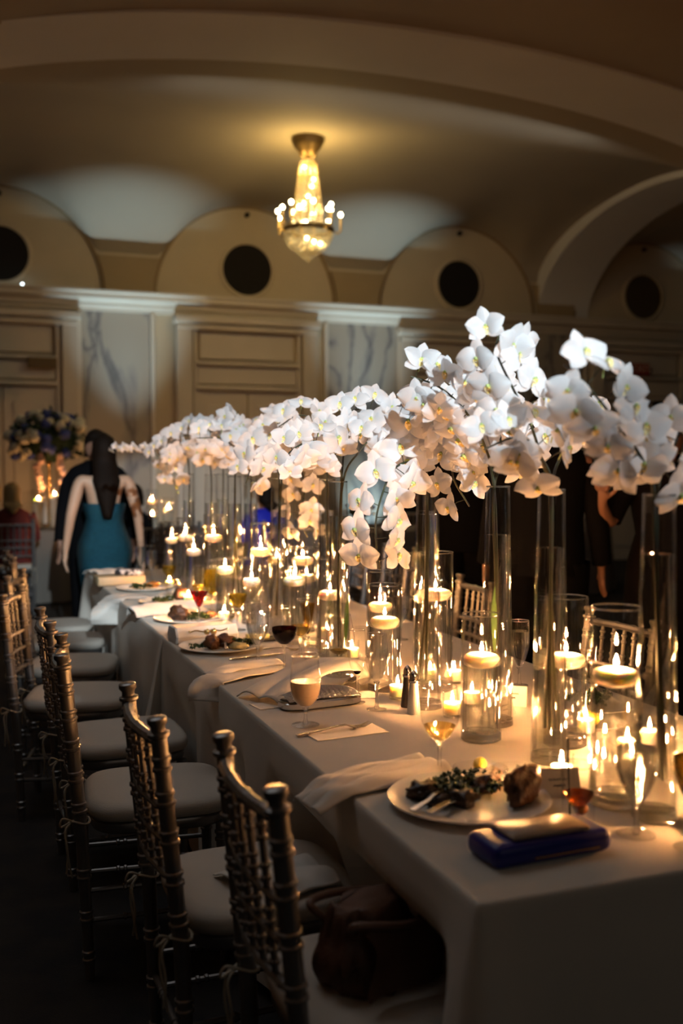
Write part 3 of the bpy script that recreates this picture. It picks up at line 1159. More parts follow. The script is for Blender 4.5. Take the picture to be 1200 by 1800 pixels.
VOT = [(0.447, 1.335, 'left of the salt shaker'), (0.640, 1.520, 'left one of two behind the fourth vase'), (0.700, 1.470, 'right one of two behind the fourth vase'),
       (0.500, 1.085, 'glowing beside the low wide cylinder'), (0.455, 0.475, 'behind the white place card near the end'),
       (0.735, 0.800, 'behind the second vase'), (0.715, 0.600, 'left one of three beyond the near cylinder'), (0.640, 0.480, 'middle one of three beyond the near cylinder'),
       (0.820, 0.655, 'right one of three beyond the near cylinder'), (0.330, 2.960, 'blazing beside the faceted water glass'), (0.540, 1.950, 'behind the vase with crossing stems'),
       (0.600, 2.380, 'behind the middle cylinders'), (0.300, 3.560, 'among the yellow wine glasses'), (0.340, 4.250, 'at the far end of the glasses'), (0.610, 1.180, 'right behind the fourth vase'), (0.575, 0.150, 'at the right edge by the water goblet')]
for x, y, lab in VOT:
    make_votive('small votive candle in a clear cup ' + lab, x, y)

# ------------------------------------------------------------------ stemware
KIND = {
    'wine': (0.42, [(0.10, .40), (.50, .45), (.82, .52), (1.0, .62), (.99, .72), (.90, .86), (.80, 1.0)], None),
    'big': (0.36, [(0.10, .34), (.52, .39), (.85, .47), (1.0, .58), (.98, .70), (.86, .86), (.74, 1.0)], None),
    'goblet': (0.30, [(0.16, .28), (.40, .34), (.66, .43), (.88, .54), (1.0, .64), (.98, .80), (.93, 1.0)], 12),
    'tulip': (0.27, [(0.16, .25), (.55, .31), (.86, .41), (1.0, .54), (.99, .66), (.90, .84), (.80, 1.0)], None),
    'flute': (0.40, [(0.12, .37), (.55, .44), (.85, .55), (1.0, .68), (.97, .84), (.88, 1.0)], None),
    'martini': (0.52, [(0.06, .51), (.20, .56), (.60, .78), (1.0, 1.0)], None),
    'coupe': (0.22, [(0.14, .20), (.30, .32), (.55, .58), (.80, .82), (1.0, 1.0)], 14),
    'tumbler': (0.0, [(.80, .0), (.84, .03), (.92, .5), (1.0, 1.0)], None),
}


def prof_at(P, z):
    for (r0, z0), (r1, z1) in zip(P[:-1], P[1:]):
        if z0 <= z <= z1:
            return r0 + (r1 - r0) * (z - z0) / max(1e-9, z1 - z0)
    return P[-1][0]


def smooth_prof(P, n=5):
    C = catmull([(r, z, 0) for r, z in P], n)
    return [(max(v.x, 0.001), v.y) for v in C]


def glassware(label, kind, x, y, h, R_, liq=None, lvl=0.0, foot=0.9, cat='glass', name=None, group='glasses on the table'):
    st, P, fl = KIND[kind]
    t = thing(name or {'wine': 'wine_glass', 'big': 'wine_glass', 'goblet': 'water_goblet', 'tulip': 'beer_goblet', 'flute': 'flute_glass', 'martini': 'martini_glass', 'coupe': 'cocktail_glass', 'tumbler': 'tumbler'}[kind], label, cat, (x, y, ZT), random.uniform(0, 3), group)
    pr = [(r * R_, z * h) for r, z in (smooth_prof(P) if kind not in ('martini', 'tumbler', 'coupe') else P)]
    th = 0.0013

    def rip(a, z):
        if not fl:
            return 1.0
        w = max(0.0, 1 - max(0.0, (z / h - 0.62)) / 0.12) if kind == 'goblet' else 1.0
        return 1 - 0.045 * w * (0.5 - 0.5 * cos(fl * a))
    inn = [(max(r - th, 0.0006), z + (0.002 if i == 0 else 0)) for i, (r, z) in enumerate(pr)]
    zb = pr[0][1]
    if kind == 'tumbler':
        prof = [(0, 0)] + pr + list(reversed([(r - 0.002, z) for r, z in pr if z > 0.012])) + [(0, 0.012)]
    else:
        prof = [(0, zb)] + pr
    MB().lathe(prof, 48 if fl else 40, ripple=rip if fl else None).build('bowl', 'glass_stemware', t)
    rw = 0.0009
    MB().lathe([(pr[-1][0] - rw * .5 + rw * cos(a), h + rw * sin(a)) for a in [2 * pi * i / 6 for i in range(6)]], 40, closed=True).build('rim', 'rim_glass', t)
    if kind != 'tumbler':
        rf = R_ * foot
        MB().lathe([(0.008, 0.0004), (rf, 0.0004), (rf, 0.0022), (rf * .6, 0.004), (0.0075, 0.0075)], 36).build('foot', 'glass_stemware', t)
        MB().lathe([(0, 0.0006), (0.007, 0.0006), (0.0075, 0.008), (0.0048, 0.018), (0.0042, zb * .6), (0.0055, zb - 0.006), (0.010 if kind != 'martini' else .005, zb - 0.0005), (0, zb - 0.0005)], 32).build('stem', 'solid_glass', t)
    if liq:
        zl = lvl * h
        g = 0.0008
        lp = [(0, zb + (0.0035 if kind != 'tumbler' else 0.0128))]
        src = pr if kind != 'tumbler' else pr
        for r, z in src:
            if z > lp[0][1] + 0.001 and z < zl:
                lp.append((max(r - th - g - (0.001 if kind == 'tumbler' else 0), 0.0005), z))
        rr = prof_at([(a, b_) for a, b_ in pr], zl) - th - g - (0.001 if kind == 'tumbler' else 0)
        lp += [(rr, zl), (0, zl)]
        MB().lathe(lp, 40, ripple=rip if fl else None).build('drink', liq, t)
    return t


glassware('stemmed goblet of cloudy peach drink in front of the silver clutch', 'tulip', 0.096, 1.138, 0.189, 0.041, 'peach_drink', 0.62)
glassware('wine glass of dark red wine', 'wine', 0.254, 1.831, 0.215, 0.0425, 'red_wine', 0.685)
glassware('faceted water goblet left of the red wine', 'goblet', 0.211, 2.003, 0.204, 0.0405, 'glass_water', 0.86)
glassware('wine glass of yellow wine standing alone behind the faceted goblet', 'wine', 0.323, 2.700, 0.222, 0.039, 'white_wine', 0.68)
m = glassware('martini glass of red cocktail with an olive', 'martini', 0.183, 2.799, 0.168, 0.0475, 'cosmo', 0.92)
o = MB().blob((0, 0, 0), 0.0095, 2, 0, 1, 0, (1, 1, 1.25)).build('olive', 'olive')
o.location = (0.175, 2.797, ZT + 0.148)
tag(o, 'dark green olive in the red cocktail', 'olive')
glassware('large wine glass of yellow wine right behind the martini', 'big', 0.334, 3.213, 0.245, 0.0400, 'white_wine', 0.82)
glassware('wine glass with a little white wine, left behind the martini', 'wine', 0.270, 3.194, 0.225, 0.0330, 'white_wine', 0.60)
glassware('wine glass of yellow wine in the far cluster, behind the third plate', 'wine', 0.281, 3.958, 0.226, 0.039, 'white_wine', 0.66)
glassware('faceted water goblet at the far end, right one of two', 'goblet', 0.300, 4.593, 0.207, 0.0345, 'glass_water', 0.86)
glassware('faceted water goblet at the far end, left one of two', 'goblet', 0.291, 4.922, 0.211, 0.0350, 'glass_water', 0.86)
glassware('faceted water goblet among the far candles', 'goblet', 0.350, 4.051, 0.200, 0.0320, 'glass_water', 0.8)
glassware('empty large wine glass in front of the left middle cylinder', 'big', 0.400, 1.700, 0.200, 0.050, 'pale_wine', 0.42)
glassware('empty wine glass behind the silver clutch, left one of two', 'flute', 0.316, 1.327, 0.212, 0.0265, 'red_wine', 0.43)
glassware('empty wine glass behind the silver clutch, right one of two', 'flute', 0.337, 1.230, 0.215, 0.0320)
glassware('wine glass with a last sip of amber wine, in front of the low wide cylinder', 'flute', 0.238, 0.626, 0.198, 0.0430, 'pale_wine', 0.56, 0.75)
glassware('faceted water goblet across the table, between the third and second vases', 'goblet', 0.873, 1.366, 0.203, 0.0310, 'glass_water', 0.84)
glassware('empty wine glass standing behind the short tumbler', 'big', 0.385, 2.060, 0.205, 0.0370, 'pale_wine', 0.55)
glassware('short clear tumbler behind the red wine', 'tumbler', 0.385, 1.915, 0.085, 0.0355, 'water', 0.3)
glassware('ribbed cone shaped cocktail glass in the middle of the table', 'coupe', 0.477, 2.250, 0.190, 0.0390, 'champagne', 0.85)
glassware('faceted water goblet nearest the camera at the right', 'goblet', 0.418, 0.165, 0.203, 0.0400, 'glass_water', 0.80)
glassware('tall flute of champagne cut by the right edge of the picture', 'flute', 0.468, 0.075, 0.230, 0.0330, 'champagne', 0.72)
rk = glassware('rocks glass of amber drink with fruit behind the blue clutch', 'tumbler', 0.352, 0.255, 0.115, 0.0350, 'amber', 0.52, name='rocks_glass')
o = MB().tube([(0.335, 0.258, ZT + 0.016), (0.331, 0.262, ZT + 0.165)], 0.002, 8).build('stirrer', 'black_lacquer')
tag(o, 'thin dark stirrer standing in the rocks glass', 'stirrer')
o = MB().blob((0, 0, 0), 0.013, 2, 0.05, 1, 2).build('cherry', 'orange_fruit')
o.location = (0.357, 0.252, ZT + 0.030)
tag(o, 'orange fruit garnish in the amber drink', 'fruit')
glassware('empty wine glass beside the yellow wine, behind the blazing votive', 'wine', 0.400, 2.630, 0.205, 0.0370)
glassware('small wine glass on the far side behind the far candles', 'wine', 0.560, 3.760, 0.2, 0.034, 'white_wine', 0.6)
glassware('faceted water goblet on the far side by the right chairs', 'goblet', 0.860, 2.250, 0.203, 0.0340, 'glass_water', 0.84)
glassware('wine glass on the far side behind the near cylinder', 'wine', 0.800, 0.380, 0.21, 0.038, 'white_wine', 0.6)

for k, (x, y, mat, lab) in enumerate(((0.432, 1.232, 'pepper', 'dark pepper shaker with a chrome dome'), (0.418, 1.158, 'salt', 'white salt shaker with a chrome dome'))):
    t = thing('shaker', lab, 'shaker', (x, y, ZT), 0, 'salt and pepper')
    MB().lathe([(0, 0), (0.0185, 0), (0.019, 0.003), (0.0115, 0.086), (0, 0.086)], 20).build('body', mat, t)
    MB().lathe([(0.0145, 0.086), (0.0148, 0.091), (0.0125, 0.094), (0.0128, 0.100), (0.0105, 0.110), (0.005, 0.116), (0.002, 0.119), (0, 0.119), (0, 0.0861)], 20).build('cap', 'steel', t)
# ------------------------------------------------------------------ orchids
def petal_mesh(name, L, Wd, cup, mat, round_=0.5, nu=7, nv=6, ruffle=0.0, seed=0):
    def fn(u, v):
        # u along the length, v across
        t = u
        w = Wd * (sin(pi * min(1.0, t ** (0.62 if round_ > 0.6 else 0.8))) ** 0.62) if t < 1 else 0
        w = max(w, 0.0022)
        s_ = (v - 0.5) * 2
        x = L * t
        y = s_ * w * 0.5
        z = cup * (t - t * t * 1.3) * L - 0.22 * Wd * (s_ * s_) * sin(pi * t) * 0.5
        z += ruffle * L * sin(3.3 * s_ + seed) * t * 0.5
        return Vector((x, y, z))
    return MB().grid(fn, nu, nv).mesh(name, mat, True, None)


PETALS = [petal_mesh('petal', 0.051, 0.056, c, 'petal_white', 0.7, ruffle=rf, seed=sd) for c, rf, sd in ((0.35, 0.10, 0), (0.15, 0.14, 1.3), (0.5, 0.08, 2.6))]
SEPALS = [petal_mesh('sepal', 0.051, 0.034, c, 'petal_white', 0.5, 6, 4) for c in (0.25, 0.05)]


def lip_mesh():
    b = MB()
    b.grid(lambda u, v: Vector((0.006 + 0.016 * u, (v - 0.5) * 0.018 * sin(pi * min(1, u * .8 + .15)), -0.010 * u + 0.016 * abs(v - 0.5) * 2 * (1 - u))) * 0.8, 5, 4)
    b.blob((0.006, 0, 0.003), 0.005, 1, 0.1, 1, 0)
    return b.mesh('lip', 'lip_yellow', True, None)


def column_mesh():
    b = MB().tube([(0, 0, -0.004), (0, 0, 0.004), (0, 0.003, 0.011)], [0.003, 0.0042, 0.003], 8)
    b.tube([(0, 0, -0.003), (0, -0.004, -0.014), (0, -0.012, -0.024)], [0.0016, 0.0014, 0.0014], 6)
    return b.mesh('blossom', 'bud_green', True, None)


LIP, COLUMN = lip_mesh(), column_mesh()
BUD = MB().blob((0, 0, 0), 0.009, 2, 0.05, 1, 1, (1, 1, 1.35)).mesh('bud', 'bud_green')
rngO = random.Random(5)


def blossom(parent, pos, facing, size, roll=0.0, closed=0.0):
    """flower: local +Z looks out of the face, +Y is up"""
    f = Vector(facing).normalized()
    up = Vector((0, 0, 1))
    xax = up.cross(f)
    if xax.length < 1e-3:
        xax = Vector((1, 0, 0))
    xax.normalize()
    yax = f.cross(xax)
    M = Matrix((xax, yax, f)).transposed().to_4x4()
    M = Matrix.Translation(pos) @ M @ Matrix.Rotation(roll, 4, 'Z') @ Matrix.Scale(size / 0.095, 4)
    o = link('blossom', COLUMN, parent)
    o.matrix_local = M
    fold = closed
    for ang, me, el in ((radians(8), rngO.choice(PETALS), 0.10), (radians(172), rngO.choice(PETALS), 0.10)):
        c = link('petal', me, o)
        c.matrix_local = Matrix.Rotation(ang + rngO.uniform(-.1, .1), 4, 'Z') @ Matrix.Rotation(-(el + fold + rngO.uniform(-.16, .22)), 4, 'Y') @ Matrix.Translation((0.001, 0, 0.002))
    for ang in (radians(90), radians(215), radians(325)):
        c = link('sepal', rngO.choice(SEPALS), o)
        c.matrix_local = Matrix.Rotation(ang + rngO.uniform(-.1, .1), 4, 'Z') @ Matrix.Rotation(-(fold * .8 - 0.05 + rngO.uniform(-.15, .15)), 4, 'Y') @ Matrix.Translation((0.001, 0, -0.001))
    c = link('lip', LIP, o)
    c.matrix_local = Matrix.Rotation(radians(-90), 4, 'Z') @ Matrix.Rotation(radians(-25), 4, 'Y')
    return o


def spray(label, base, pts, t0, n, size, face=(-0.35, -1.0, 0.0), seed=0, spread=0.030, buds=0, wide=0.55, low=0.05):
    rr = random.Random(seed * 17 + 3)
    t = thing('orchid_spray', label, 'orchid', (base[0], base[1], ZT), 0, 'white orchid sprays')
    B = Vector((base[0], base[1], ZT))
    off = Vector((rr.uniform(-.012, .012), rr.uniform(-.012, .012), 0.0))
    tip = Vector(pts[0]) - B
    # from the bottom of the vase, through its mouth, along the arc
    mouth = Vector((max(-.017, min(.017, tip.x)), max(-.017, min(.017, tip.y)), 0.625))
    P = [off * 1.6 + Vector((0, 0, low + 0.03)), off * 0.3 + Vector((0, 0, 0.33)), mouth] + [Vector(p) - B for p in pts[1:]]
    C = catmull(P, 10)
    n_in = 20
    rad = [0.0042 - 0.0020 * i / len(C) for i in range(len(C))]
    MB().tube(C, rad, 7).build('stem', 'stem_green', t)
    m = len(C) - 1
    k0 = n_in + int((m - n_in) * t0)
    F = Vector(face).normalized()
    for i in range(n):
        q = k0 + (m - k0) * (i + 0.3) / n
        a = int(q)
        a = min(a, m - 1)
        pos = C[a].lerp(C[a + 1], q - a)
        tan = (C[a + 1] - C[a]).normalized()
        side = tan.cross(F)
        if side.length < .1:
            side = Vector((1, 0, 0))
        side.normalize()
        sgn = 1 if i % 2 else -1
        d = (F * (0.75 + rr.uniform(-.3, .4)) + side * sgn * wide * rr.uniform(.5, 1.5) + Vector((rr.uniform(-.3, .3), rr.uniform(-.3, .3), rr.uniform(-.35, .25)))).normalized()
        p2 = pos + d * 0.024 + side * sgn * spread * rr.uniform(.7, 1.3)
        sz = size * rr.uniform(.88, 1.1) * (1 - 0.18 * i / n)
        blossom(t, p2, d, sz, rr.uniform(-.35, .35), rr.choice((0, 0, .15, .5)))
        pd = MB().tube([pos, pos.lerp(p2, .5) + Vector((0, 0, .004)), p2 - d * 0.004], 0.0012, 5).build('pedicel', 'stem_green', t)
    for i in range(buds):
        tan = (C[-1] - C[-3]).normalized()
        b = link('bud', BUD, t, C[-1] + tan * (0.012 + 0.02 * i) + Vector((0, 0, .006 * (-1) ** i)))
        b.rotation_euler = (rr.uniform(-1, 1), rr.uniform(-1, 1), 0)
        b.scale = [1 - .25 * i] * 3
    return t


SPRAYS = [
    ('orchid spray arching up and left from the vase at the right edge', (0.504, 0.223), [(0.493, 0.223, 1.39), (0.466, 0.223, 1.455), (0.402, 0.203, 1.513), (0.361, 0.203, 1.558), (0.337, 0.223, 1.596), (0.301, 0.243, 1.634)], .30, 8, .088, 0),
    ('orchid spray rising along the right edge of the picture', (0.504, 0.223), [(0.5, 0.223, 1.396), (0.537, 0.243, 1.444), (0.544, 0.223, 1.499), (0.547, 0.203, 1.553)], .1, 6, .088, 0),
    ('low orchid spray leaning left behind the right edge vase', (0.504, 0.223), [(0.49, 0.223, 1.396), (0.54, 0.303, 1.444), (0.528, 0.343, 1.467), (0.446, 0.323, 1.478), (0.38, 0.283, 1.466)], .3, 5, .088, 0),
    ('highest orchid spray, on a long bare stem from the second vase', (0.517, 0.623), [(0.518, 0.623, 1.385), (0.487, 0.623, 1.469), (0.445, 0.603, 1.545), (0.395, 0.593, 1.619), (0.36, 0.603, 1.7), (0.389, 0.623, 1.753)], .55, 8, .088, 0),
    ('orchid spray leaning right from the second vase', (0.517, 0.623), [(0.518, 0.623, 1.385), (0.572, 0.673, 1.47), (0.613, 0.703, 1.545), (0.661, 0.703, 1.552), (0.688, 0.683, 1.47)], .4, 6, .09, 0),
    ('orchid spray bending low to the left of the second vase', (0.517, 0.623), [(0.512, 0.623, 1.385), (0.433, 0.523, 1.444), (0.386, 0.493, 1.492), (0.344, 0.503, 1.504), (0.288, 0.523, 1.48)], .25, 8, .088, 0),
    ('orchid spray sweeping up and left from the third vase', (0.568, 0.962), [(0.556, 0.962, 1.398), (0.525, 0.962, 1.502), (0.441, 0.912, 1.586), (0.365, 0.902, 1.64), (0.304, 0.932, 1.666)], .3, 11, .094, 0),
    ('upright orchid spray standing over the third vase', (0.568, 0.962), [(0.556, 0.962, 1.398), (0.603, 1.012, 1.488), (0.605, 1.042, 1.58), (0.578, 1.062, 1.657), (0.552, 1.062, 1.709)], .3, 10, .094, 0),
    ('short orchid spray to the right of the third vase', (0.568, 0.962), [(0.556, 0.962, 1.398), (0.667, 1.062, 1.473), (0.744, 1.102, 1.521), (0.808, 1.102, 1.482)], .25, 7, .092, 0),
    ('orchid spray drooping behind the third vase', (0.568, 0.962), [(0.556, 0.962, 1.398), (0.581, 1.082, 1.481), (0.541, 1.122, 1.489), (0.516, 1.122, 1.419), (0.568, 1.122, 1.332)], .3, 8, .094, 0),
    ('orchid spray with the widest open flowers over the fourth vase', (0.477, 1.198), [(0.474, 1.198, 1.394), (0.47, 1.198, 1.474), (0.416, 1.118, 1.542), (0.433, 1.078, 1.594), (0.51, 1.078, 1.58)], .3, 8, .115, 0),
    ('orchid spray hanging down in front of the candles from the fourth vase', (0.477, 1.198), [(0.474, 1.198, 1.394), (0.421, 1.158, 1.45), (0.339, 1.118, 1.435), (0.287, 1.098, 1.337), (0.279, 1.098, 1.255), (0.3, 1.118, 1.169)], .3, 9, .098, 0),
    ('orchid spray behind the hanging one, from the half hidden vase', (0.735, 1.75), [(0.73, 1.75, 1.389), (0.72, 1.75, 1.481), (0.665, 1.75, 1.551), (0.61, 1.75, 1.5), (0.60, 1.75, 1.42)], .25, 9, .092, 0),
    ('orchid spray arching right from the vase with crossing stems', (0.421, 1.769), [(0.443, 1.769, 1.394), (0.494, 1.769, 1.488), (0.565, 1.769, 1.551), (0.625, 1.789, 1.533), (0.666, 1.809, 1.45)], .5, 9, .096, 0),
    ('orchid spray arching left from the vase with crossing stems', (0.421, 1.769), [(0.433, 1.769, 1.394), (0.385, 1.719, 1.478), (0.316, 1.689, 1.522), (0.24, 1.689, 1.495), (0.199, 1.709, 1.432)], .2, 10, .1, 0),
    ('upright orchid spray over the vase with crossing stems', (0.421, 1.769), [(0.433, 1.769, 1.394), (0.46, 1.819, 1.517), (0.453, 1.849, 1.600), (0.546, 1.849, 1.635), (0.663, 1.849, 1.59)], .3, 11, .1, 0),
    ('orchid spray between the middle vases, leaning left', (0.529, 2.177), [(0.53, 2.177, 1.397), (0.518, 2.177, 1.482), (0.485, 2.177, 1.597), (0.426, 2.197, 1.628), (0.355, 2.217, 1.586)], .25, 9, .098, 0),
    ('large orchid spray curling down left of the vase with green stems', (0.455, 2.545), [(0.457, 2.545, 1.393), (0.455, 2.545, 1.484), (0.384, 2.465, 1.523), (0.328, 2.445, 1.472), (0.296, 2.465, 1.373)], .15, 10, .108, 0),
    ('orchid spray hanging down to the right of the vase with green stems', (0.455, 2.545), [(0.467, 2.545, 1.393), (0.509, 2.595, 1.496), (0.563, 2.625, 1.473), (0.597, 2.645, 1.344), (0.579, 2.645, 1.225), (0.609, 2.645, 1.142)], .25, 10, .098, 0),
    ('upright orchid spray over the vase with green stems', (0.455, 2.545), [(0.457, 2.545, 1.393), (0.447, 2.595, 1.519), (0.451, 2.625, 1.60), (0.529, 2.625, 1.625)], .2, 9, .1, 0),
    ('highest orchid spray of the far cluster', (0.449, 3.229), [(0.452, 3.229, 1.389), (0.445, 3.229, 1.516), (0.418, 3.229, 1.621), (0.470, 3.229, 1.69)], .25, 10, .1, 0),
    ('orchid spray leaning left in the middle of the far cluster', (0.449, 3.229), [(0.452, 3.229, 1.389), (0.45, 3.149, 1.489), (0.366, 3.109, 1.56), (0.245, 3.109, 1.564)], .2, 11, .1, 0),
    ('orchid spray on the right of the far cluster', (0.597, 3.486), [(0.6, 3.486, 1.386), (0.612, 3.486, 1.52), (0.67, 3.486, 1.627), (0.773, 3.486, 1.634)], .2, 11, .1, 0),
    ('orchid spray drooping left in the far cluster', (0.517, 4.0), [(0.521, 4.0, 1.38), (0.487, 4.0, 1.526), (0.396, 4.0, 1.601), (0.289, 4.0, 1.549), (0.228, 4.0, 1.48)], .2, 13, .1, 0),
    ('orchid spray at the back of the far cluster', (0.639, 4.227), [(0.643, 4.227, 1.377), (0.637, 4.227, 1.53), (0.573, 4.227, 1.64), (0.46, 4.227, 1.649)], .2, 11, .1, 0),
    ('orchid spray with green buds hanging at the far end', (0.483, 4.40), [(0.487, 4.40, 1.377), (0.461, 4.35, 1.497), (0.372, 4.30, 1.528), (0.345, 4.28, 1.434), (0.385, 4.28, 1.325)], .2, 9, .1, 2),
]
for i, (lab, base, pts, t0, n, sz, buds) in enumerate(SPRAYS):
    spray(lab, base, pts, t0 * .75, int(n * 1.3), sz * (1.17 if base[1] < 1.5 else 1.10), seed=i + 1, buds=buds)
spray('long thin orchid spray reaching out level at the far left', (0.483, 4.40), [(0.487, 4.40, 1.377), (0.456, 4.40, 1.498), (0.332, 4.42, 1.548), (0.179, 4.44, 1.548), (0.06, 4.45, 1.545)], .4, 13, .062, face=(-0.5, -0.6, -0.5), seed=40, spread=.008, wide=.3)
# strap leaves left in the water of two vases
for (x, y, z0, lab, ang) in ((0.553, 0.952, 0.20, 'green leaf tip hanging in the water of the third vase', 0.3), (0.44, 1.755, 0.09, 'narrow leaf hanging in the water of the vase with crossing stems', -0.2)):
    o = MB().grid(lambda u, v: Vector((0.010 * sin(u * 2) - 0.005, (v - .5) * 0.016 * sin(pi * min(1, u * .9 + .08)), 0.17 * u)), 10, 3).build('leaf', 'leaf_green')
    o.location = (x, y, ZT + z0)
    o.rotation_euler = (0.04, 0.03, 1.2 + ang)
    tag(o, lab, 'leaf')
# ------------------------------------------------------------------ plates and food
plate_me = None
PLATE_PROF = [(0, 0.0015), (0.095, 0.0015), (0.10, 0), (0.105, 0.002), (0.125, 0.008), (0.160, 0.0155), (0.1635, 0.0175), (0.1625, 0.0195), (0.158, 0.0185), (0.124, 0.0115), (0.112, 0.0065), (0.10, 0.0055), (0, 0.0055)]


def plate(label, x, y, r, mat='porcelain', group='dinner plates'):
    s = r / 0.1635
    o = MB().lathe([(a * s, z * (0.6 + 0.4 * s)) for a, z in PLATE_PROF], 56).build('dinner_plate' if r > .12 else 'side_plate', mat)
    o.location = (x, y, ZT)
    return tag(o, label, 'plate', group)


def food(name, label, x, y, z, r, mat, sc=(1, 1, .6), seed=0, amp=.45, fr=1.7, cat='food', group=None, sub=3):
    o = MB().blob((0, 0, 0), r, sub, amp, fr, seed, sc).build(name, mat, angle=None)
    o.location = (x, y, z)
    o.rotation_euler = (0, 0, seed)
    return tag(o, label, cat, group)


def greens(label, x, y, z, R_, n, seed, mat='greens'):
    rr = random.Random(seed)
    b = MB()
    for i in range(n):
        a, d = rr.uniform(0, 6.28), R_ * sqrt(rr.random())
        cx, cy2, cz = d * cos(a), d * sin(a) * .7, rr.uniform(0.004, 0.022)
        L, w, ph = rr.uniform(.014, .03), rr.uniform(.010, .02), rr.uniform(0, 6)
        ca, sa = cos(ph), sin(ph)

        def fn(u, v):
            xx = (u - .5) * L
            yy = (v - .5) * w * sin(pi * (u * .8 + .1))
            zz = 0.006 * sin(9 * u + ph) * cos(7 * v + ph) + 0.007 * abs(v - .5)
            return Vector((cx + xx * ca - yy * sa, cy2 + xx * sa + yy * ca, cz + zz + 0.004 * sin(ph * 3)))
        b.grid(fn, 5, 4)
    o = b.build('salad_greens', mat, angle=None)
    o.location = (x, y, z)
    return tag(o, label, 'greens', kind='stuff')


plate('white dinner plate nearest the camera with half-eaten food', 0.205, 0.425, 0.166)
plate('white dinner plate second from the near end, in front of the white clutch', 0.152, 2.300, 0.155)
plate('white dinner plate third from the near end, behind the martini', 0.190, 3.020, 0.155)
plate('white dinner plate fourth from the near end, by the rolled napkin', 0.215, 3.620, 0.150)
plate('white dinner plate farthest along the left side', 0.190, 4.200, 0.150)
plate('white plate of salad across the table behind the second vase', 0.915, 1.040, 0.130)
plate('white side plate with a lemon wedge across the table', 0.800, 0.860, 0.085, group='side plates')
plate('small side plate behind the lone yellow wine glass', 0.400, 3.330, 0.08, group='side plates')
plate('clear glass saucer with a lemon wedge behind the nearest dinner plate', 0.325, 0.598, 0.062, 'glass', 'side plates')
zp = ZT + 0.008
P1 = (0.205, 0.425)
food('steak_piece', 'tall dark wedge of meat at the right of the nearest plate', P1[0] + .095, P1[1] - .045, zp + .034, .046, 'meat', (.60, .95, .92), 2, .75, 1.9, group='leftover meat')
food('steak_piece', 'long dark slice of meat lying at the back of the nearest plate', P1[0] + .075, P1[1] + .055, zp + .018, .046, 'meat', (1.3, .6, .5), 4, .6, 2.0, group='leftover meat')
food('mushroom', 'dark mushroom pieces at the left of the nearest plate', P1[0] - .075, P1[1] + .045, zp + .014, .034, 'mushroom', (1.1, .8, .6), 6, .6, 2.4, group='mushrooms')
food('mushroom', 'dark mushroom in the middle of the nearest plate', P1[0] - .02, P1[1] - .015, zp + .013, .032, 'mushroom', (1, .8, .6), 8, .5, 2, group='mushrooms')
food('mushroom', 'small dark scrap near the rim of the nearest plate', P1[0] - .07, P1[1] - .005, zp + .010, .023, 'mushroom', (1.1, .8, .6), 9, .6, 2.4, group='mushrooms')
food('mashed_potato', 'smear of pale mash in the nearest plate', P1[0] - .015, P1[1] + .045, zp + .007, .055, 'mash', (1.1, .6, .25), 3, .5, 2.2)
greens('wilted dark greens at the back of the nearest plate', P1[0] + .03, P1[1] + .045, zp + .006, .085, 110, 1)
P2 = (0.152, 2.30)
for k, (dx, dy, r, lab) in enumerate(((-.035, .0, .036, 'big dark lump of meat left on the second plate'), (.02, .02, .034, 'ragged dark slice of meat in the middle of the second plate'), (.045, .04, .022, 'small dark piece of meat at the back of the second plate'))):
    food('steak_piece', lab, P2[0] + dx, P2[1] + dy, zp + r * .55, r, 'meat', (1.1, .8, .7), 11 + k, .6, 2.2, group='leftover meat')
food('mashed_potato', 'pale mash at the right of the second plate', P2[0] + .06, P2[1] - .03, zp + .006, .045, 'mash', (1, .7, .3), 5, .5, 2.2)
greens('dark curly greens at the right of the second plate', P2[0] + .085, P2[1] + .01, zp, .04, 40, 2)
greens('crumbs of dark greens at the left of the second plate', P2[0] - .09, P2[1] - .01, zp - .002, .03, 12, 12)
P3 = (0.19, 3.02)
food('steak_piece', 'dark upright piece of meat on the third plate', P3[0] - .045, P3[1] + .01, zp + .025, .040, 'meat', (1.2, .8, .85), 21, .55, 2.2, group='leftover meat')
food('steak_piece', 'brown crust of meat at the right of the third plate', P3[0] + .085, P3[1] + .0, zp + .014, .028, 'meat', (1.2, .8, .6), 22, .4, 2.2, group='leftover meat')
greens('green salad in the middle of the third plate', P3[0] + .03, P3[1] - .01, zp, .06, 46, 3)
P4 = (0.215, 3.62)
food('steak_piece', 'tall block of dark meat on the fourth plate', P4[0] + .06, P4[1], zp + .030, .040, 'meat', (.95, .8, .9), 31, .3, 1.6, group='leftover meat')
greens('leafy greens in the middle of the fourth plate', P4[0] - .03, P4[1], zp, .055, 40, 4)
P5 = (0.19, 4.2)
food('bread_crust', 'toasted brown crust on the farthest plate', P5[0] + .05, P5[1] + .01, zp + .018, .03, 'orange_fruit', (1.4, .7, .55), 41, .2, 1.6)
greens('dark greens on the farthest plate', P5[0] - .02, P5[1], zp, .06, 46, 5)
greens('heap of dark green salad on the plate across the table', 0.905, 1.05, zp + .004, .075, 90, 6)
food('lemon_wedge', 'yellow lemon wedge on the clear saucer', 0.325, 0.600, ZT + .021, .021, 'lemon', (1.35, .75, .75), 1, .06, 1.2, 'fruit')
food('lemon_wedge', 'yellow lemon wedge on the side plate across the table', 0.790, 0.865, ZT + .022, .024, 'lemon', (1.3, .8, .8), 2, .06, 1.2, 'fruit')
o = MB().lathe([(0.018, 0.0), (0.034, 0.010), (0.048, 0.026), (0.050, 0.028), (0.047, 0.0275), (0.033, 0.013), (0.016, 0.004)], 40, closed=True).build('glass_dish', 'glass')
o.location = (0.372, 0.530, ZT)
tag(o, 'shallow clear glass dish beside the lemon saucer', 'dish')
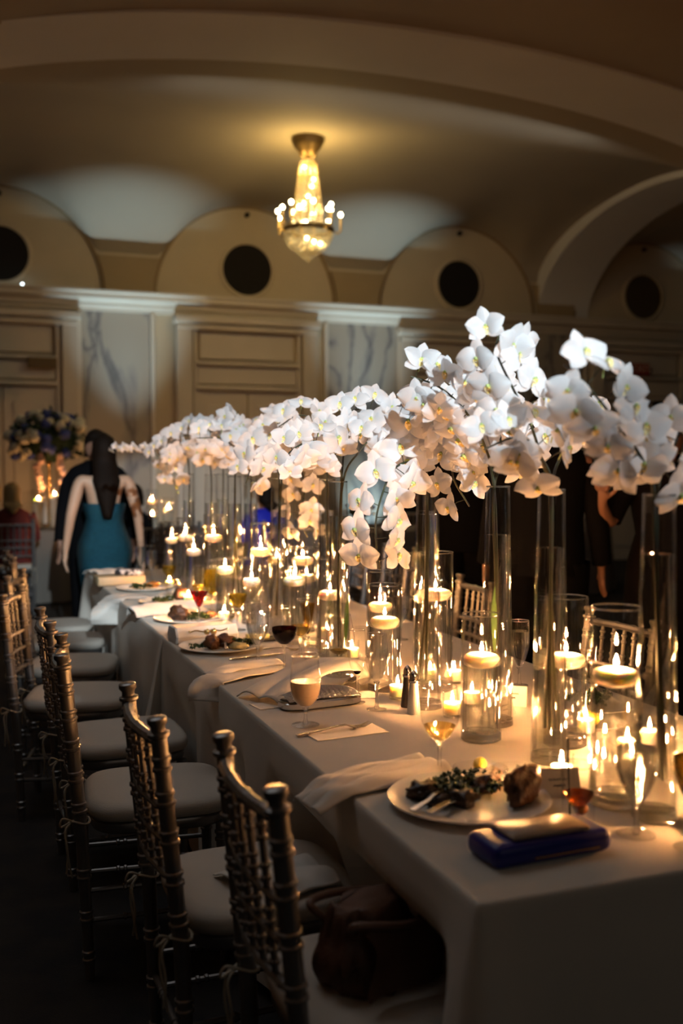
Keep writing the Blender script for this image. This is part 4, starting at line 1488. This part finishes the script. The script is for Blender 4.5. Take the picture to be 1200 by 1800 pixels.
t = thing('butter_tray', 'dark narrow tray with butter behind the red wine', 'tray', (0.36, 2.43, ZT), 0.1)
MB().box((0, 0, 0.005), (0.19, 0.08, 0.01), 0.004).build('tray', 'black_lacquer', t)
MB().box((-0.03, 0, 0.019), (0.09, 0.035, 0.018), 0.004).build('butter', 'butter', t)


# ------------------------------------------------------------------ flatware
def flatware(kind, label, a, b_, z=ZT, group='flatware', mat='dark_steel'):
    a, b_ = Vector((*a, 0)), Vector((*b_, 0))
    L = (b_ - a).length
    b = MB()

    def bar(st, off=0.0):
        rings = []
        for (x, w, h, zz) in st:
            rings.append([(x, off - w, zz), (x, off + w, zz), (x, off + w, zz + h), (x, off - w, zz + h)])
        b.loft(rings)
    if kind == 'fork':
        bar([(0, .006, .002, .001), (.01, .0075, .003, .001), (.06, .004, .003, .004), (L * .55, .003, .003, .010), (L * .66, .004, .003, .011), (L * .72, .0115, .0025, .006), (L * .80, .012, .002, .002)])
        for o_ in (-.0096, -.0032, .0032, .0096):
            bar([(L * .79, .0018, .002, .0025), (L * .9, .0014, .0018, .003), (L, .0008, .0012, .011)], o_)
    elif kind == 'knife':
        bar([(0, .006, .003, .001), (.02, .0075, .004, .001), (L * .5, .005, .004, .002), (L * .52, .009, .0015, .003), (L * .8, .010, .0012, .003), (L * .97, .006, .001, .003), (L, .001, .001, .003)])
    else:
        bar([(0, .005, .002, .001), (.01, .006, .003, .001), (L * .4, .003, .003, .006), (L * .7, .003, .003, .006), (L * .76, .010, .002, .003), (L * .86, .017, .002, .001), (L * .95, .014, .002, .002), (L, .003, .002, .005)])
    o = b.build(kind, mat, angle=60)
    o.location = (a.x, a.y, z)
    d = b_ - a
    o.rotation_euler = (0, 0, math.atan2(d.y, d.x))
    return tag(o, label, kind, group)


flatware('fork', 'fork lying alone on the menu card in the foreground', (0.038, 1.036), (0.249, 1.063), ZT + .002)
flatware('knife', 'knife resting across the nearest dinner plate', (0.08, 0.345), (0.19, 0.42), ZT + .022, mat='steel')
flatware('fork', 'fork resting beside the knife on the nearest dinner plate', (0.055, 0.37), (0.18, 0.45), ZT + .022, mat='steel')
flatware('fork', 'fork standing out of the food on the second plate', (0.14, 2.16), (0.165, 2.30), ZT + .022)
flatware('knife', 'knife in front of the second plate', (0.13, 2.08), (0.34, 2.12))
flatware('spoon', 'spoon behind the red wine glass', (0.30, 2.24), (0.42, 2.18))


# ------------------------------------------------------------------ napkins
def napkin(label, path, width, pleats=2, amp=0.012, z_up=0.0, seed=0, thick=0.0035, group='white napkins'):
    C = catmull(path, 8)
    rr = random.Random(seed)
    ph = rr.uniform(0, 6)
    n = len(C) - 1

    def fn(u, v):
        q = u * n
        a = min(int(q), n - 1)
        p = C[a].lerp(C[a + 1], q - a)
        tg = (C[a + 1] - C[a])
        sd = Vector((-tg.y, tg.x, 0))
        sd = sd.normalized() if sd.length > 1e-5 else Vector((0, 1, 0))
        s_ = (v - .5) * 2
        w = width * .5 * (1 + .12 * sin(3.1 * u + ph))
        nz = amp * (1 - s_ ** 6) * (0.45 + 0.55 * abs(sin(pi * pleats * (v + .06 * sin(4 * u + ph)))) ** .7)
        nz += 0.0025 * sin(17 * u + 9 * v + ph)
        nrm = tg.cross(sd).normalized() * -1
        if nrm.z < 0:
            nrm = -nrm
        return p + sd * s_ * w + nrm * max(0.0, nz) + Vector((0, 0, 0.002))
    o = MB().grid(fn, 40, 28).build('napkin', 'napkin_linen', angle=None)
    md = o.modifiers.new('thickness', 'SOLIDIFY')
    md.thickness = thick
    md.offset = 1
    return tag(o, label, 'napkin', group)


napkin('crumpled white napkin trailing over the table edge beside the nearest plate', [(0.25, 0.685, ZT), (0.13, 0.645, ZT + .004), (0.02, 0.615, ZT + .003), (-0.035, 0.60, ZT - .004), (-0.085, 0.59, ZT - .030)], .12, 3, .017, seed=1)
napkin('folded white napkin over the table edge in front of the second plate', [(0.235, 1.87, ZT), (0.12, 1.82, ZT + .004), (0.02, 1.77, ZT + .003), (-0.02, 1.75, ZT - .006), (-0.035, 1.73, ZT - .06)], .11, 1, .013, seed=2)
napkin('upper fold of the white napkin in front of the second plate', [(0.245, 1.885, ZT + .016), (0.13, 1.845, ZT + .019), (0.03, 1.80, ZT + .016), (-0.01, 1.785, ZT + .004)], .085, 1, .010, seed=12)
napkin('beige napkin bunched up behind the silver clutch', [(0.05, 1.44, ZT), (0.14, 1.49, ZT + .03), (0.27, 1.53, ZT + .062), (0.38, 1.55, ZT + .055), (0.43, 1.52, ZT + .015), (0.39, 1.49, ZT + .002)], .15, 2, .020, seed=3)
napkin('rolled white napkin lying behind the white clutch', [(0.27, 3.33, ZT), (0.15, 3.29, ZT + .002), (0.0, 3.24, ZT), (-0.03, 3.23, ZT - .004)], .11, 1, .045, seed=4)
napkin('white napkin hanging over the edge beside the fourth plate', [(0.12, 3.93, ZT), (0.05, 3.90, ZT + .002), (-0.005, 3.88, ZT + .002), (-0.03, 3.87, ZT - .03), (-0.035, 3.86, ZT - .13)], .20, 1, .008, seed=5)
napkin('folded white napkin on the far left corner of the table', [(0.22, 5.04, ZT), (0.12, 5.0, ZT + .003), (0.0, 4.96, ZT + .003)], .22, 2, .03, seed=6)
napkin('folded white napkin on the cushion of the second chair', [(-0.19, 0.78, .495), (-0.10, 0.80, .497), (0.03, 0.83, .495)], .20, 2, .018, seed=7)


# ------------------------------------------------------------------ clutches, phone, cards
def rbox(name, d, bev, mat, parent, c=(0, 0, 0), seg=4, angle=60):
    return MB().box((c[0], c[1], c[2] + d[2] / 2), d, bev, seg=seg).build(name, mat, parent, angle=angle)


t = thing('clutch_bag', 'royal blue satin clutch at the near corner, phone on top', 'bag', (0.205, 0.155, ZT), 0.05)
rbox('body', (0.245, 0.105, 0.042), 0.017, 'blue_satin', t)
o = MB().tube([(-0.045, -0.0535, 0.014), (0.09, -0.0535, 0.014)], 0.0012, 6).build('clasp', 'gold', t)
t = thing('phone', 'phone in a tan case lying face up on the blue clutch', 'phone', (0.205, 0.152, ZT + 0.0425), 0.02)
rbox('case', (0.158, 0.076, 0.008), 0.0035, 'phone_case', t)
rbox('screen', (0.150, 0.069, 0.001), 0.0003, 'phone_glass', t, (0, 0, 0.008), 1)
rr_ = MB().lathe([(0.010, 0.0), (0.019, 0.0), (0.021, 0.004), (0.019, 0.007), (0.012, 0.007), (0.010, 0.004)], 32, closed=True).build('compact', 'dark_bronze')
rr_.location = (0.300, 0.235, ZT)
tag(rr_, 'small dark round ring dish behind the blue clutch', 'dish')

t = thing('clutch_bag', 'white leather clutch with a gold chain beside the second plate', 'bag', (0.135, 2.52, ZT), 0.10)
b = MB()
for_ = [(-.055, 0), (.055, 0), (.066, .028), (.045, .062), (-.045, .062), (-.066, .028)]
b.loft([[(-.125, y * .9, z * .92 + .002) for y, z in for_], [(-.118, y, z) for y, z in for_], [(.118, y, z) for y, z in for_], [(.125, y * .9, z * .92 + .002) for y, z in for_]])
b.build('body', 'white_leather', t, smooth=False)
b = MB()
b.tube(catmull([(-.075, -.066, .044), (-.05, -.066, .050), (-.02, -.067, .044), (.02, -.067, .048), (.05, -.066, .043), (.08, -.066, .050)], 6), .0025, 6)
for cx_, r in ((-.005, .012), (.022, .013)):
    b.blob((cx_, -.068, .043), r, 2, .35, 3, 3, (1, .6, 1))
for cx_ in (-.075, .08):
    b.blob((cx_, -.066, .047), .005, 1, 0, 1, 0)
b.build('gold_chain', 'gold', t)

t = thing('clutch_bag', 'silver crystal clutch behind the peach drink', 'bag', (0.205, 1.335, ZT), 0.10)
b = MB()
b.loft([superloop(.112, .040, 0.001, 40, 4), superloop(.122, .047, 0.006, 40, 4), superloop(.122, .047, 0.020, 40, 4), superloop(.114, .042, 0.025, 40, 4)])
b.build('tray', 'steel', t)
b = MB()
b.grid(lambda u, v: Vector((-.112 + .224 * u, (-.042 + .084 * v), 0.0255 + (0.030 * (abs(sin(pi * (0.04 + .92 * u))) ** .5) * (sin(pi * (.02 + .96 * v)) ** .6)) * (1 + 0.10 * cos(2 * pi * (u * 14 + v * 2.0))))), 112, 16)
b.build('ribbed_lid', 'silver_crystal', t)
MB().box((-.03, 0, .057), (.012, .02, .008), .003).build('clasp', 'steel', t)

t = thing('clutch_bag', 'beige clutch with a beaded edge near the far left corner', 'bag', (0.10, 4.50, ZT), 0.06)
rbox('body', (0.27, 0.16, 0.055), 0.008, 'beige_leather', t, seg=2)
b = MB()
for i in range(28):
    b.blob((-.13 + .26 * i / 27, -.081, .006), .004, 1, 0, 1, 0)
o = b.build('bead_trim', 'silver_crystal', t)
o['kind'] = 'stuff'
t = thing('glasses_case', 'black and white patterned case leaning on the beige clutch', 'case', (0.155, 4.47, ZT + .0555), -0.35)
MB().box((0, 0, .018), (.16, .08, .035), .014, seg=3).build('shell', 'pattern_case', t)


def card(name, label, x, y, w, d, rz, z=ZT, tent=0.0, text=True, group=None):
    t = thing(name, label, 'card', (x, y, z), rz, group)
    if tent:
        b = MB()
        for s in (-1, 1):
            b.loft([[(-w / 2, s * d * .35, 0.0005), (w / 2, s * d * .35, 0.0005), (w / 2, s * d * .35 + s * .0006, 0.0005), (-w / 2, s * d * .35 + s * .0006, 0.0005)],
                    [(-w / 2, 0, tent), (w / 2, 0, tent), (w / 2, s * .0006, tent), (-w / 2, s * .0006, tent)]])
        b.build('card_stock', 'paper', t, smooth=False)
        if text:
            b = MB()
            k = d * .35 / tent
            for i, wd in enumerate((.5, .3)):
                zz = tent * (.62 - .2 * i)
                yy = -(d * .35) * (1 - zz / tent) - .0012
                rr = random.Random(7 + i)
                pts = [(-w * wd / 2 + w * wd * q / 26, yy, zz + .003 * sin(q * 1.9 + rr.random())) for q in range(27)]
                b.tube(pts, .0007, 4)
            b.build('script', 'ink', t)
    else:
        MB().box((0, 0, .0008), (w, d, .0012)).build('card_stock', 'paper', t, smooth=False)
    return t


card('menu_card', 'white menu card lying under the lone fork', 0.17, 1.035, 0.20, 0.095, 0.08)
card('menu_card', 'white card at the table edge left of the silver clutch', 0.078, 1.385, 0.11, 0.075, 0.15)
card('place_card', 'white tent card in front of the votive near the end', 0.405, 0.412, 0.088, 0.06, -0.25, tent=.058)
card('place_card', 'tan lit tent card behind the low wide cylinder', 0.62, 1.03, 0.09, 0.06, 0.5, tent=.055)
card('place_card', 'tent card to the right of the third vase', 0.72, 1.15, 0.09, 0.06, -0.6, tent=.055)
card('menu_card', 'white card with dark script beside the bunched napkin', 0.345, 1.42, 0.12, 0.09, -0.3)

# brown bag on the nearest chair
t = thing('handbag', 'brown leather handbag slumped on the seat of the nearest chair', 'bag', (-0.035, 0.345, 0.494), 0.35)
t.scale = (.92, .92, .85)
b = MB()
rings = []
for i in range(13):
    u = i / 12
    hx = .125 * (1 - .28 * u ** 2) * (0.86 + .14 * sin(pi * min(1, u * 1.5)))
    hy = .085 * (1 - .5 * u)
    z = .17 * u
    rings.append([(x * (1 + .10 * sin(3 * q + u * 5)) - .02 * u, y * (1 + .12 * sin(5 * q * .4 + u * 7)), z + .010 * sin(q * .9) * u) for q, (x, y, _) in enumerate(superloop(hx, hy, 0, 36, 3))])
b.loft(rings)
b.build('body', 'brown_leather', t, angle=None)
for s in (-1, 1):
    MB().tube(catmull([(-.09, s * .04, .13), (-.11, s * .07, .165), (-.02, s * .10, .15), (.08, s * .09, .13), (.085, s * .05, .12)], 8), .009, 8).build('strap', 'brown_leather', t)
MB().grid(lambda u, v: Vector((-.10 + .2 * u + .02 * sin(5 * v), -.088 - .03 * v + .012 * sin(6 * u), .15 - .13 * v)), 10, 8).build('flap', 'brown_leather', t)

# ------------------------------------------------------------------ people
def skel(name, V, E, mat, parent, sub=2, root='pelvis'):
    names = list(V)
    ix = {n: i for i, n in enumerate(names)}
    me = bpy.data.meshes.new(name)
    me.from_pydata([V[n][:3] for n in names], [(ix[a], ix[b_]) for a, b_ in E], [])
    me.materials.append(MATS[mat])
    o = link(name, me, parent)
    md = o.modifiers.new('skin', 'SKIN')
    md.use_smooth_shade = True
    md.branch_smoothing = 0.6
    for n in names:
        sv = me.skin_vertices[0].data[ix[n]]
        r = V[n][3]
        sv.radius = (r, V[n][4] if len(V[n]) > 4 else r)
        sv.use_root = (n == root)
    ms = o.modifiers.new('smooth', 'SUBSURF')
    ms.levels = ms.render_levels = sub
    return o


def chain(E, *ns):
    for a, b_ in zip(ns[:-1], ns[1:]):
        E.append((a, b_))


def add_hand(V, E, s, wrist, hand, tip_dir, palm_side, curl=0.3):
    """five fingers from the hand joint"""
    w, h = Vector(wrist), Vector(hand)
    d = Vector(tip_dir).normalized()
    q = Vector(palm_side).normalized()
    c = d.cross(q)
    V['wrist' + s] = (*w, .024)
    V['hand' + s] = (*h, .030, .02)
    E.append(('wrist' + s, 'hand' + s))
    for k, (off, L) in enumerate(((-.027, .062), (-.009, .075), (.009, .080), (.027, .072))):
        a = h + q * off + d * .035
        b_ = a + d * L * .5 + c * .006
        e = b_ + (d * (1 - curl) + c * curl).normalized() * L * .5
        for nm, p, r in (('fa', a, .0105), ('fb', b_, .009), ('fc', e, .0075)):
            V['%s%d%s' % (nm, k, s)] = (*p, r)
        chain(E, 'hand' + s, 'fa%d%s' % (k, s), 'fb%d%s' % (k, s), 'fc%d%s' % (k, s))
    a = h + q * .035 - d * .005
    e = a + (d * .7 + q * .7).normalized() * .045
    V['ta' + s], V['tb' + s] = (*a, .012), (*e, .009)
    chain(E, 'hand' + s, 'ta' + s, 'tb' + s)


def person(label, loc, rz, hgt, mat_skin, arms, seated=False, shoulder=.165, hip=.085, slim=1.0, look=0.0):
    """arms: two of (elbow, wrist, hand, finger direction, palm side) in units of a 1.70 m figure"""
    k = hgt / 1.70
    t = thing('person', label, 'person', loc, rz)
    V, E = {}, []

    def v(n, x, y, z, r, r2=None):
        V[n] = (x * k, y * k, z * k, r * k * slim) if r2 is None else (x * k, y * k, z * k, r * k * slim, r2 * k * slim)
    zs = 0.0 if not seated else -0.40
    v('pelvis', 0, 0, .95 + zs, .135, .11)
    v('waist', 0, .005, 1.10 + zs, .110, .09)
    v('chest', 0, .0, 1.27 + zs, .125, .10)
    v('neck0', 0, -.005, 1.41 + zs, .06)
    v('neck', 0, .005, 1.47 + zs, .048)
    v('skull', 0, .02, 1.555 + zs, .072, .085)
    v('crown', 0, .012, 1.63 + zs, .070, .082)
    v('nose', 0, .115, 1.56 + zs, .011)
    chain(E, 'pelvis', 'waist', 'chest', 'neck0', 'neck', 'skull', 'crown')
    E.append(('skull', 'nose'))
    for s, sx, arm in (('L', -1, arms[0]), ('R', 1, arms[1])):
        v('ear' + s, sx * .083, .015, 1.55 + zs, .012)
        E.append(('skull', 'ear' + s))
        v('sh' + s, sx * shoulder, -.005, 1.385 + zs, .052)
        chain(E, 'chest', 'sh' + s)
        el, wr, ha, td, ps = arm
        v('el' + s, el[0], el[1], el[2] + zs, .038)
        E.append(('sh' + s, 'el' + s))
        V['x'] = (0, 0, 0, 0)
        del V['x']
        add_hand(V, E, s, [q * k for q in (wr[0], wr[1], wr[2] + zs)], [q * k for q in (ha[0], ha[1], ha[2] + zs)], td, ps)
        E.append(('el' + s, 'wrist' + s))
        v('hip' + s, sx * hip, 0, .90 + zs, .095)
        E.append(('pelvis', 'hip' + s))
        if seated:
            v('kn' + s, sx * hip * 1.2, .42, .50, .065)
            v('an' + s, sx * hip * 1.2, .40, .09, .04)
            v('ft' + s, sx * hip * 1.2, .54, .04, .035)
        else:
            v('kn' + s, sx * hip, .015, .49, .062)
            v('an' + s, sx * hip * .9, -.01, .09, .04)
            v('ft' + s, sx * hip * .95, .13, .035, .034)
        chain(E, 'hip' + s, 'kn' + s, 'an' + s, 'ft' + s)
    skel('body', V, E, mat_skin, t)
    return t, k, V


def garment(name, mat, parent, rings, cap=False):
    """rings: (cx, cy, z, hx, hy)"""
    b = MB()
    C = []
    for (cx, cyy, z, hx, hy) in rings:
        C.append([(cx + hx * cos(2 * pi * i / 40), cyy + hy * sin(2 * pi * i / 40), z) for i in range(40)])
    b.loft(C, cap)
    return b.build(name, mat, parent, angle=None)


def sleeve(name, mat, parent, pts, rad):
    return MB().tube(catmull(pts, 5), [rad[0] + (rad[1] - rad[0]) * i / (5 * (len(pts) - 1)) for i in range(5 * (len(pts) - 1) + 1)], 14, False).build(name, mat, parent, angle=None)


def hair_cap(parent, k, zs, mat, length=0.0, width=.1, front=0.0):
    b = MB()
    rings = []
    top, bot = 1.705 + zs, 1.50 + zs - length
    n = 16
    for i in range(n + 1):
        u = i / n
        z = top - (top - bot) * u
        h = min(1.0, (1.705 + zs - z) / .10)
        r = .084 * sqrt(max(0.02, 1 - (1 - h) ** 2))
        r2 = r * 1.12
        cyy = -.008
        if z < 1.52 + zs and length:
            q = (1.52 + zs - z) / max(.01, length)
            r = (.084 + (width - .084) * min(1, q * 2.5)) * (1 - .62 * max(0, q - .4) / .6) * (1 + .03 * sin(19 * q))
            r2 = .070 - .022 * min(1, q * 2)
            cyy = -.018 - .098 * min(1, q * 2.2)
        elif z < 1.60 + zs:
            cyy = -.022
            r2 *= .9
        rings.append([((r * cos(2 * pi * j / 32)) * k, (cyy + r2 * sin(2 * pi * j / 32) * (1 if sin(2 * pi * j / 32) < 0 or z > 1.63 + zs else .55)) * k, z * k) for j in range(32)])
    b.loft(rings)
    return b.build('hair', mat, parent, angle=None)


DOWN = (0, .1, -1)
arm_d = lambda sx: ((sx * .235, -.02, 1.12), (sx * .265, .03, .89), (sx * .268, .045, .83), DOWN, (-sx * .2, 1, 0))

# the woman in the blue sequined dress beyond the far end
t, k, V = person('person with long dark hair in a strapless blue sequined dress, back turned', (0.19, 5.80, 0), 0.05, 1.66, 'skin_light', (arm_d(-1), arm_d(1)))
garment('dress', 'sequin_blue', t, [(0, 0, 1.205 * k, .148, .118), (0, .0, 1.17 * k, .144, .115), (0, 0, 1.10 * k, .125, .105), (0, 0, 1.02 * k, .145, .118), (0, -.01, .93 * k, .182, .145), (0, -.01, .85 * k, .190, .150), (0, 0, .72 * k, .178, .142), (0, 0, .55 * k, .155, .13), (0, 0, .42 * k, .15, .13), (0, -.02, .25 * k, .21, .20), (0, -.05, .10 * k, .29, .29), (0, -.06, .015, .34, .34)])
hair_cap(t, k, 0, 'hair_dark', .40, .095)


def suit_man(label, loc, rz, hgt, arms, hair='hair_dark', seated=False):
    t, k, V = person(label, loc, rz, hgt, 'skin', arms, shoulder=.185, hip=.095, slim=1.08)
    garment('jacket', 'suit_black', t, [(0, -.003, 1.475 * k, .065, .062), (0, -.004, 1.458 * k, .10, .08), (0, -.004, 1.437 * k, .15, .10), (0, -.004, 1.412 * k, .19, .115), (0, -.004, 1.375 * k, .216, .128), (0, -.002, 1.32 * k, .226, .142), (0, 0, 1.27 * k, .215, .15), (0, .005, 1.10 * k, .19, .14), (0, 0, .95 * k, .20, .155), (0, 0, .84 * k, .205, .16)])
    for sx, a in ((-1, arms[0]), (1, arms[1])):
        sleeve('sleeve', 'suit_black', t, [(sx * .150 * k, 0, 1.345 * k), (sx * .195 * k, -.005, 1.30 * k), [q * k for q in a[0]], [q * k for q in a[1]]], (.068 * k, .045 * k))
        MB().tube(catmull([(sx * .095 * k, 0, .90 * k), (sx * .098 * k, .015, .5 * k), (sx * .09 * k, -.005, .05 * k)], 5), [(.118 - .0045 * i) * k for i in range(11)], 16, False).build('trouser_leg', 'suit_black', t, angle=None)
        MB().loft([superloop(.045, .12, .004, 20, 3), superloop(.047, .125, .025, 20, 3), superloop(.04, .10, .06, 20, 3), superloop(.035, .06, .09, 20, 3)]).build('shoe', 'black_lacquer', t, loc=(sx * .09 * k, .04, 0))
    hair_cap(t, k, 0, hair)
    return t


suit_man('person in a dark suit facing the woman in the blue dress, mostly hidden by her', (0.20, 6.28, 0), 3.1, 1.70, (arm_d(-1), arm_d(1)))
suit_man('person in a black suit standing across the table, one hand at the side', (2.33, 4.55, 0), 2.6, 1.80, (arm_d(-1), arm_d(1)))
suit_man('person in a black suit on the right, back turned, held by the person in lace', (1.98, 3.02, 0), -0.5, 1.82, (arm_d(-1), arm_d(1)))

# the woman in black lace: right arm bent, hand resting on the man's shoulder
armR = ((-.30, .10, 1.17), (-.31, .21, 1.33), (-.315, .235, 1.385), (-.05, .25, 1), (1, .1, 0))
t, k, V = person('person in a black lace dress on the right, forearm raised with open fingers', (2.58, 2.86, 0), 2.75, 1.70, 'skin', (arm_d(-1), ((.30, .10, 1.15), (.36, .22, 1.25), (.365, .24, 1.30), (.05, .2, 1), (-1, .2, 0))))
garment('dress', 'lace_black', t, [(0, 0, 1.46 * k, .075, .07), (0, 0, 1.40 * k, .17, .10), (0, 0, 1.27 * k, .175, .135), (0, 0, 1.10 * k, .145, .115), (0, 0, .95 * k, .185, .15), (0, 0, .80 * k, .195, .155), (0, 0, .5 * k, .20, .17), (0, 0, .1 * k, .26, .24)])
sleeve('sleeve', 'lace_black', t, [(.165 * k, 0, 1.385 * k), (.24 * k, .05, 1.27 * k), (.29 * k, .09, 1.17 * k)], (.066, .052))
sleeve('sleeve', 'lace_black', t, [(-.165 * k, 0, 1.385 * k), (-.21 * k, -.01, 1.26 * k), (-.235 * k, -.02, 1.12 * k)], (.066, .052))
hair_cap(t, k, 0, 'hair_dark', .12, .10)

# seated guests at the far tables
lap = lambda sx: ((sx * .22, .05, 1.12), (sx * .17, .27, 1.05), (sx * .16, .32, 1.04), (0, 1, -.1), (-sx, 0, 0))


def seated(label, loc, rz, mat, hair, length=0.0):
    t, k, V = person(label, loc, rz, 1.66, 'skin', (lap(-1), lap(1)), seated=True)
    garment('top', mat, t, [(0, 0, 1.05 * k, .075, .07), (0, 0, 1.00 * k, .17, .10), (0, 0, .87 * k, .18, .14), (0, 0, .70 * k, .16, .125), (0, 0, .52 * k, .19, .15)])
    garment('skirt', mat, t, [(0, .0, .60 * k, .17, .13), (0, .03, .52 * k, .20, .18), (0, .16, .49 * k, .20, .26), (0, .20, .42 * k, .20, .27)], True)
    for sx in (-1, 1):
        sleeve('sleeve', mat, t, [(sx * .16 * k, 0, .985 * k), (sx * .20 * k, .02, .85 * k), (sx * .22 * k, .05, .73 * k)], (.062, .05))
    hair_cap(t, k, -.40, hair, length)
    return t


seated('person with blond hair in dark red, seated at the far left table', (-0.27, 8.95, 0), 0.0, 'red_fabric', 'hair_blond', .10)
seated('person in royal blue seated far behind the orchid vases', (1.98, 8.0, 0), 0.3, 'royal_fabric', 'hair_dark', .08)
seated('person with dark hair seated far behind, against the bright wall', (4.3, 9.6, 0), -0.9, 'suit_black', 'hair_dark')
seated('person in black seated at the far table behind the woman in blue', (0.72, 7.9, 0), 0.6, 'suit_black', 'hair_dark')

# ------------------------------------------------------------------ far round tables
def round_table(label, x, y, r):
    t = thing('round_table', label, 'table', (x, y, 0), 0, 'round tables in the background')
    MB().lathe([(0, .725), (r, .725), (r, .750), (0, .750)], 40).build('table_top', 'black_lacquer', t)
    MB().tube([(0, 0, 0), (0, 0, .725)], .05, 12).build('pedestal', 'black_lacquer', t)
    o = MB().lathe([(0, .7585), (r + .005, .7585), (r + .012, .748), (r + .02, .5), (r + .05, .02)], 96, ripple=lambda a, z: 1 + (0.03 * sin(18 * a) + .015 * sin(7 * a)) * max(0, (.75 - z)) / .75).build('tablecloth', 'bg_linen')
    o.location = (x, y, 0)
    return tag(o, 'pale cloth on the ' + label, 'tablecloth', 'round table cloths')


round_table('round table at the far left under the tall flowers', 0.05, 10.2, .68)
round_table('round table far behind the blue dress, with three candles', 1.30, 9.3, .62)
round_table('round table far behind the middle vases', 3.3, 8.9, .75)
round_table('round table far behind on the right', 5.6, 8.9, .75)
BGC = [(-0.27, 8.95, 90, 'bamboo-style chair with the blond person at the far left'), (0.72, 7.9, 124, 'bamboo-style chair of the person in black behind the blue dress'),
       (1.98, 8.0, 107, 'bamboo-style chair under the person in royal blue'), (4.3, 9.6, 38, 'bamboo-style chair against the bright wall far behind'),
       (1.10, 8.05, 95, 'empty bamboo-style chair in front of the three far candles'), (2.9, 7.85, 80, 'empty bamboo-style chair at the table behind the middle vases'),
       (5.2, 7.9, 75, 'empty bamboo-style chair at the far right table')]
for x, y, deg, lab in BGC:
    a = radians(deg)
    dup(proto, 'silver ' + lab, (x, y, 0), a, 'chairs at the far round tables')
for (x, y, zc, lab) in ((0.03, 9.75, .30, 'left one of two on the far left table'), (0.20, 9.80, .345, 'right one of two on the far left table'),
                        (1.08, 8.95, .16, 'left one of three behind the blue dress'), (1.11, 9.15, .30, 'middle one of three behind the blue dress'), (1.24, 8.95, .22, 'right one of three behind the blue dress'),
                        (3.62, 8.6, .2, 'on the table before the bright wall')):
    make_cylinder('far glass candle cylinder, ' + lab, x, y, zc + .12, .058, zc, 'far candle cylinders')
    make_candle('far floating candle, ' + lab, (x, y, ZT + zc), .05, 'far floating candles')


def flower_ball(label, x, y, z, R_, n, seed, mats, flat=.8, stand=0.0):
    rr = random.Random(seed)
    t = thing('floral_centerpiece', label, 'flowers', (x, y, z), 0, 'flower arrangements')
    zb = stand
    if stand:
        MB().lathe([(0, 0), (.09, 0), (.09, .01), (.02, .025), (.013, .06), (.013, stand - .08), (.03, stand - .03), (.08, stand), (0, stand)], 24).build('stand', 'gold', t)
    else:
        MB().lathe([(0, 0), (.06, 0), (.08, .05), (.085, .10), (0, .10)], 24).build('bowl', 'porcelain', t)
        zb = .10
    b = MB()
    for i in range(n * 5):
        a, c_ = rr.uniform(0, 6.28), rr.uniform(-.6, 1)
        s_ = sqrt(1 - c_ * c_)
        p = Vector((s_ * cos(a), s_ * sin(a), c_ * flat)) * R_ * rr.uniform(.6, 1.02) + Vector((0, 0, zb + R_ * .5))
        d = Vector((rr.uniform(-1, 1), rr.uniform(-1, 1), rr.uniform(-.5, 1))).normalized()
        e_ = d.orthogonal().normalized()
        L = R_ * .16
        b.grid(lambda u, v: p + d * L * u + e_ * L * .6 * (v - .5) * sin(pi * (u * .85 + .1)), 3, 2)
    o = b.build('foliage', 'foliage_green', t, angle=None)
    o['kind'] = 'stuff'
    MB().blob((0, 0, zb + R_ * .5), R_ * .68, 3, .15, 2, seed, (1, 1, flat)).build('moss_core', 'foliage_green', t)
    for i in range(n):
        a, c_ = rr.uniform(0, 6.28), rr.uniform(-.55, 1)
        s_ = sqrt(1 - c_ * c_)
        p = Vector((s_ * cos(a), s_ * sin(a), c_ * flat)) * R_ * rr.uniform(.8, 1.0) + Vector((0, 0, zb + R_ * .5))
        m_ = rr.choice(mats)
        r = R_ * rr.uniform(.09, .16)
        MB().blob(p, r, 2, .5, 3.2, i + seed).build({'hydrangea_blue': 'hydrangea', 'rose_white': 'rose', 'blush': 'blush_flower'}[m_], m_, t, angle=None)
    if stand:
        for k_, (dx, dy) in enumerate(((-.12, -.25), (.12, -.27))):
            b = MB()
            for j in range(7):
                b.blob((dx + rr.uniform(-.03, .03), dy + rr.uniform(-.03, .03), zb + .05 - .055 * j), .045, 1, .5, 3, j)
            b.build('hanging_bloom', 'blush', t, angle=None)
    return t


flower_ball('tall arrangement of blue and white flowers on a gold stand at the left', 0.18, 10.2, .7595, .42, 95, 3, ['hydrangea_blue', 'hydrangea_blue', 'rose_white', 'rose_white', 'rose_white'], .8, .72)
flower_ball('low blue and green flowers far behind the hanging orchid spray', 3.25, 8.75, .7595, .17, 16, 5, ['hydrangea_blue', 'rose_white'], .7)
flower_ball('low white and green flowers far behind the third vase', 5.35, 8.6, .7595, .17, 16, 7, ['rose_white', 'hydrangea_blue'], .7)
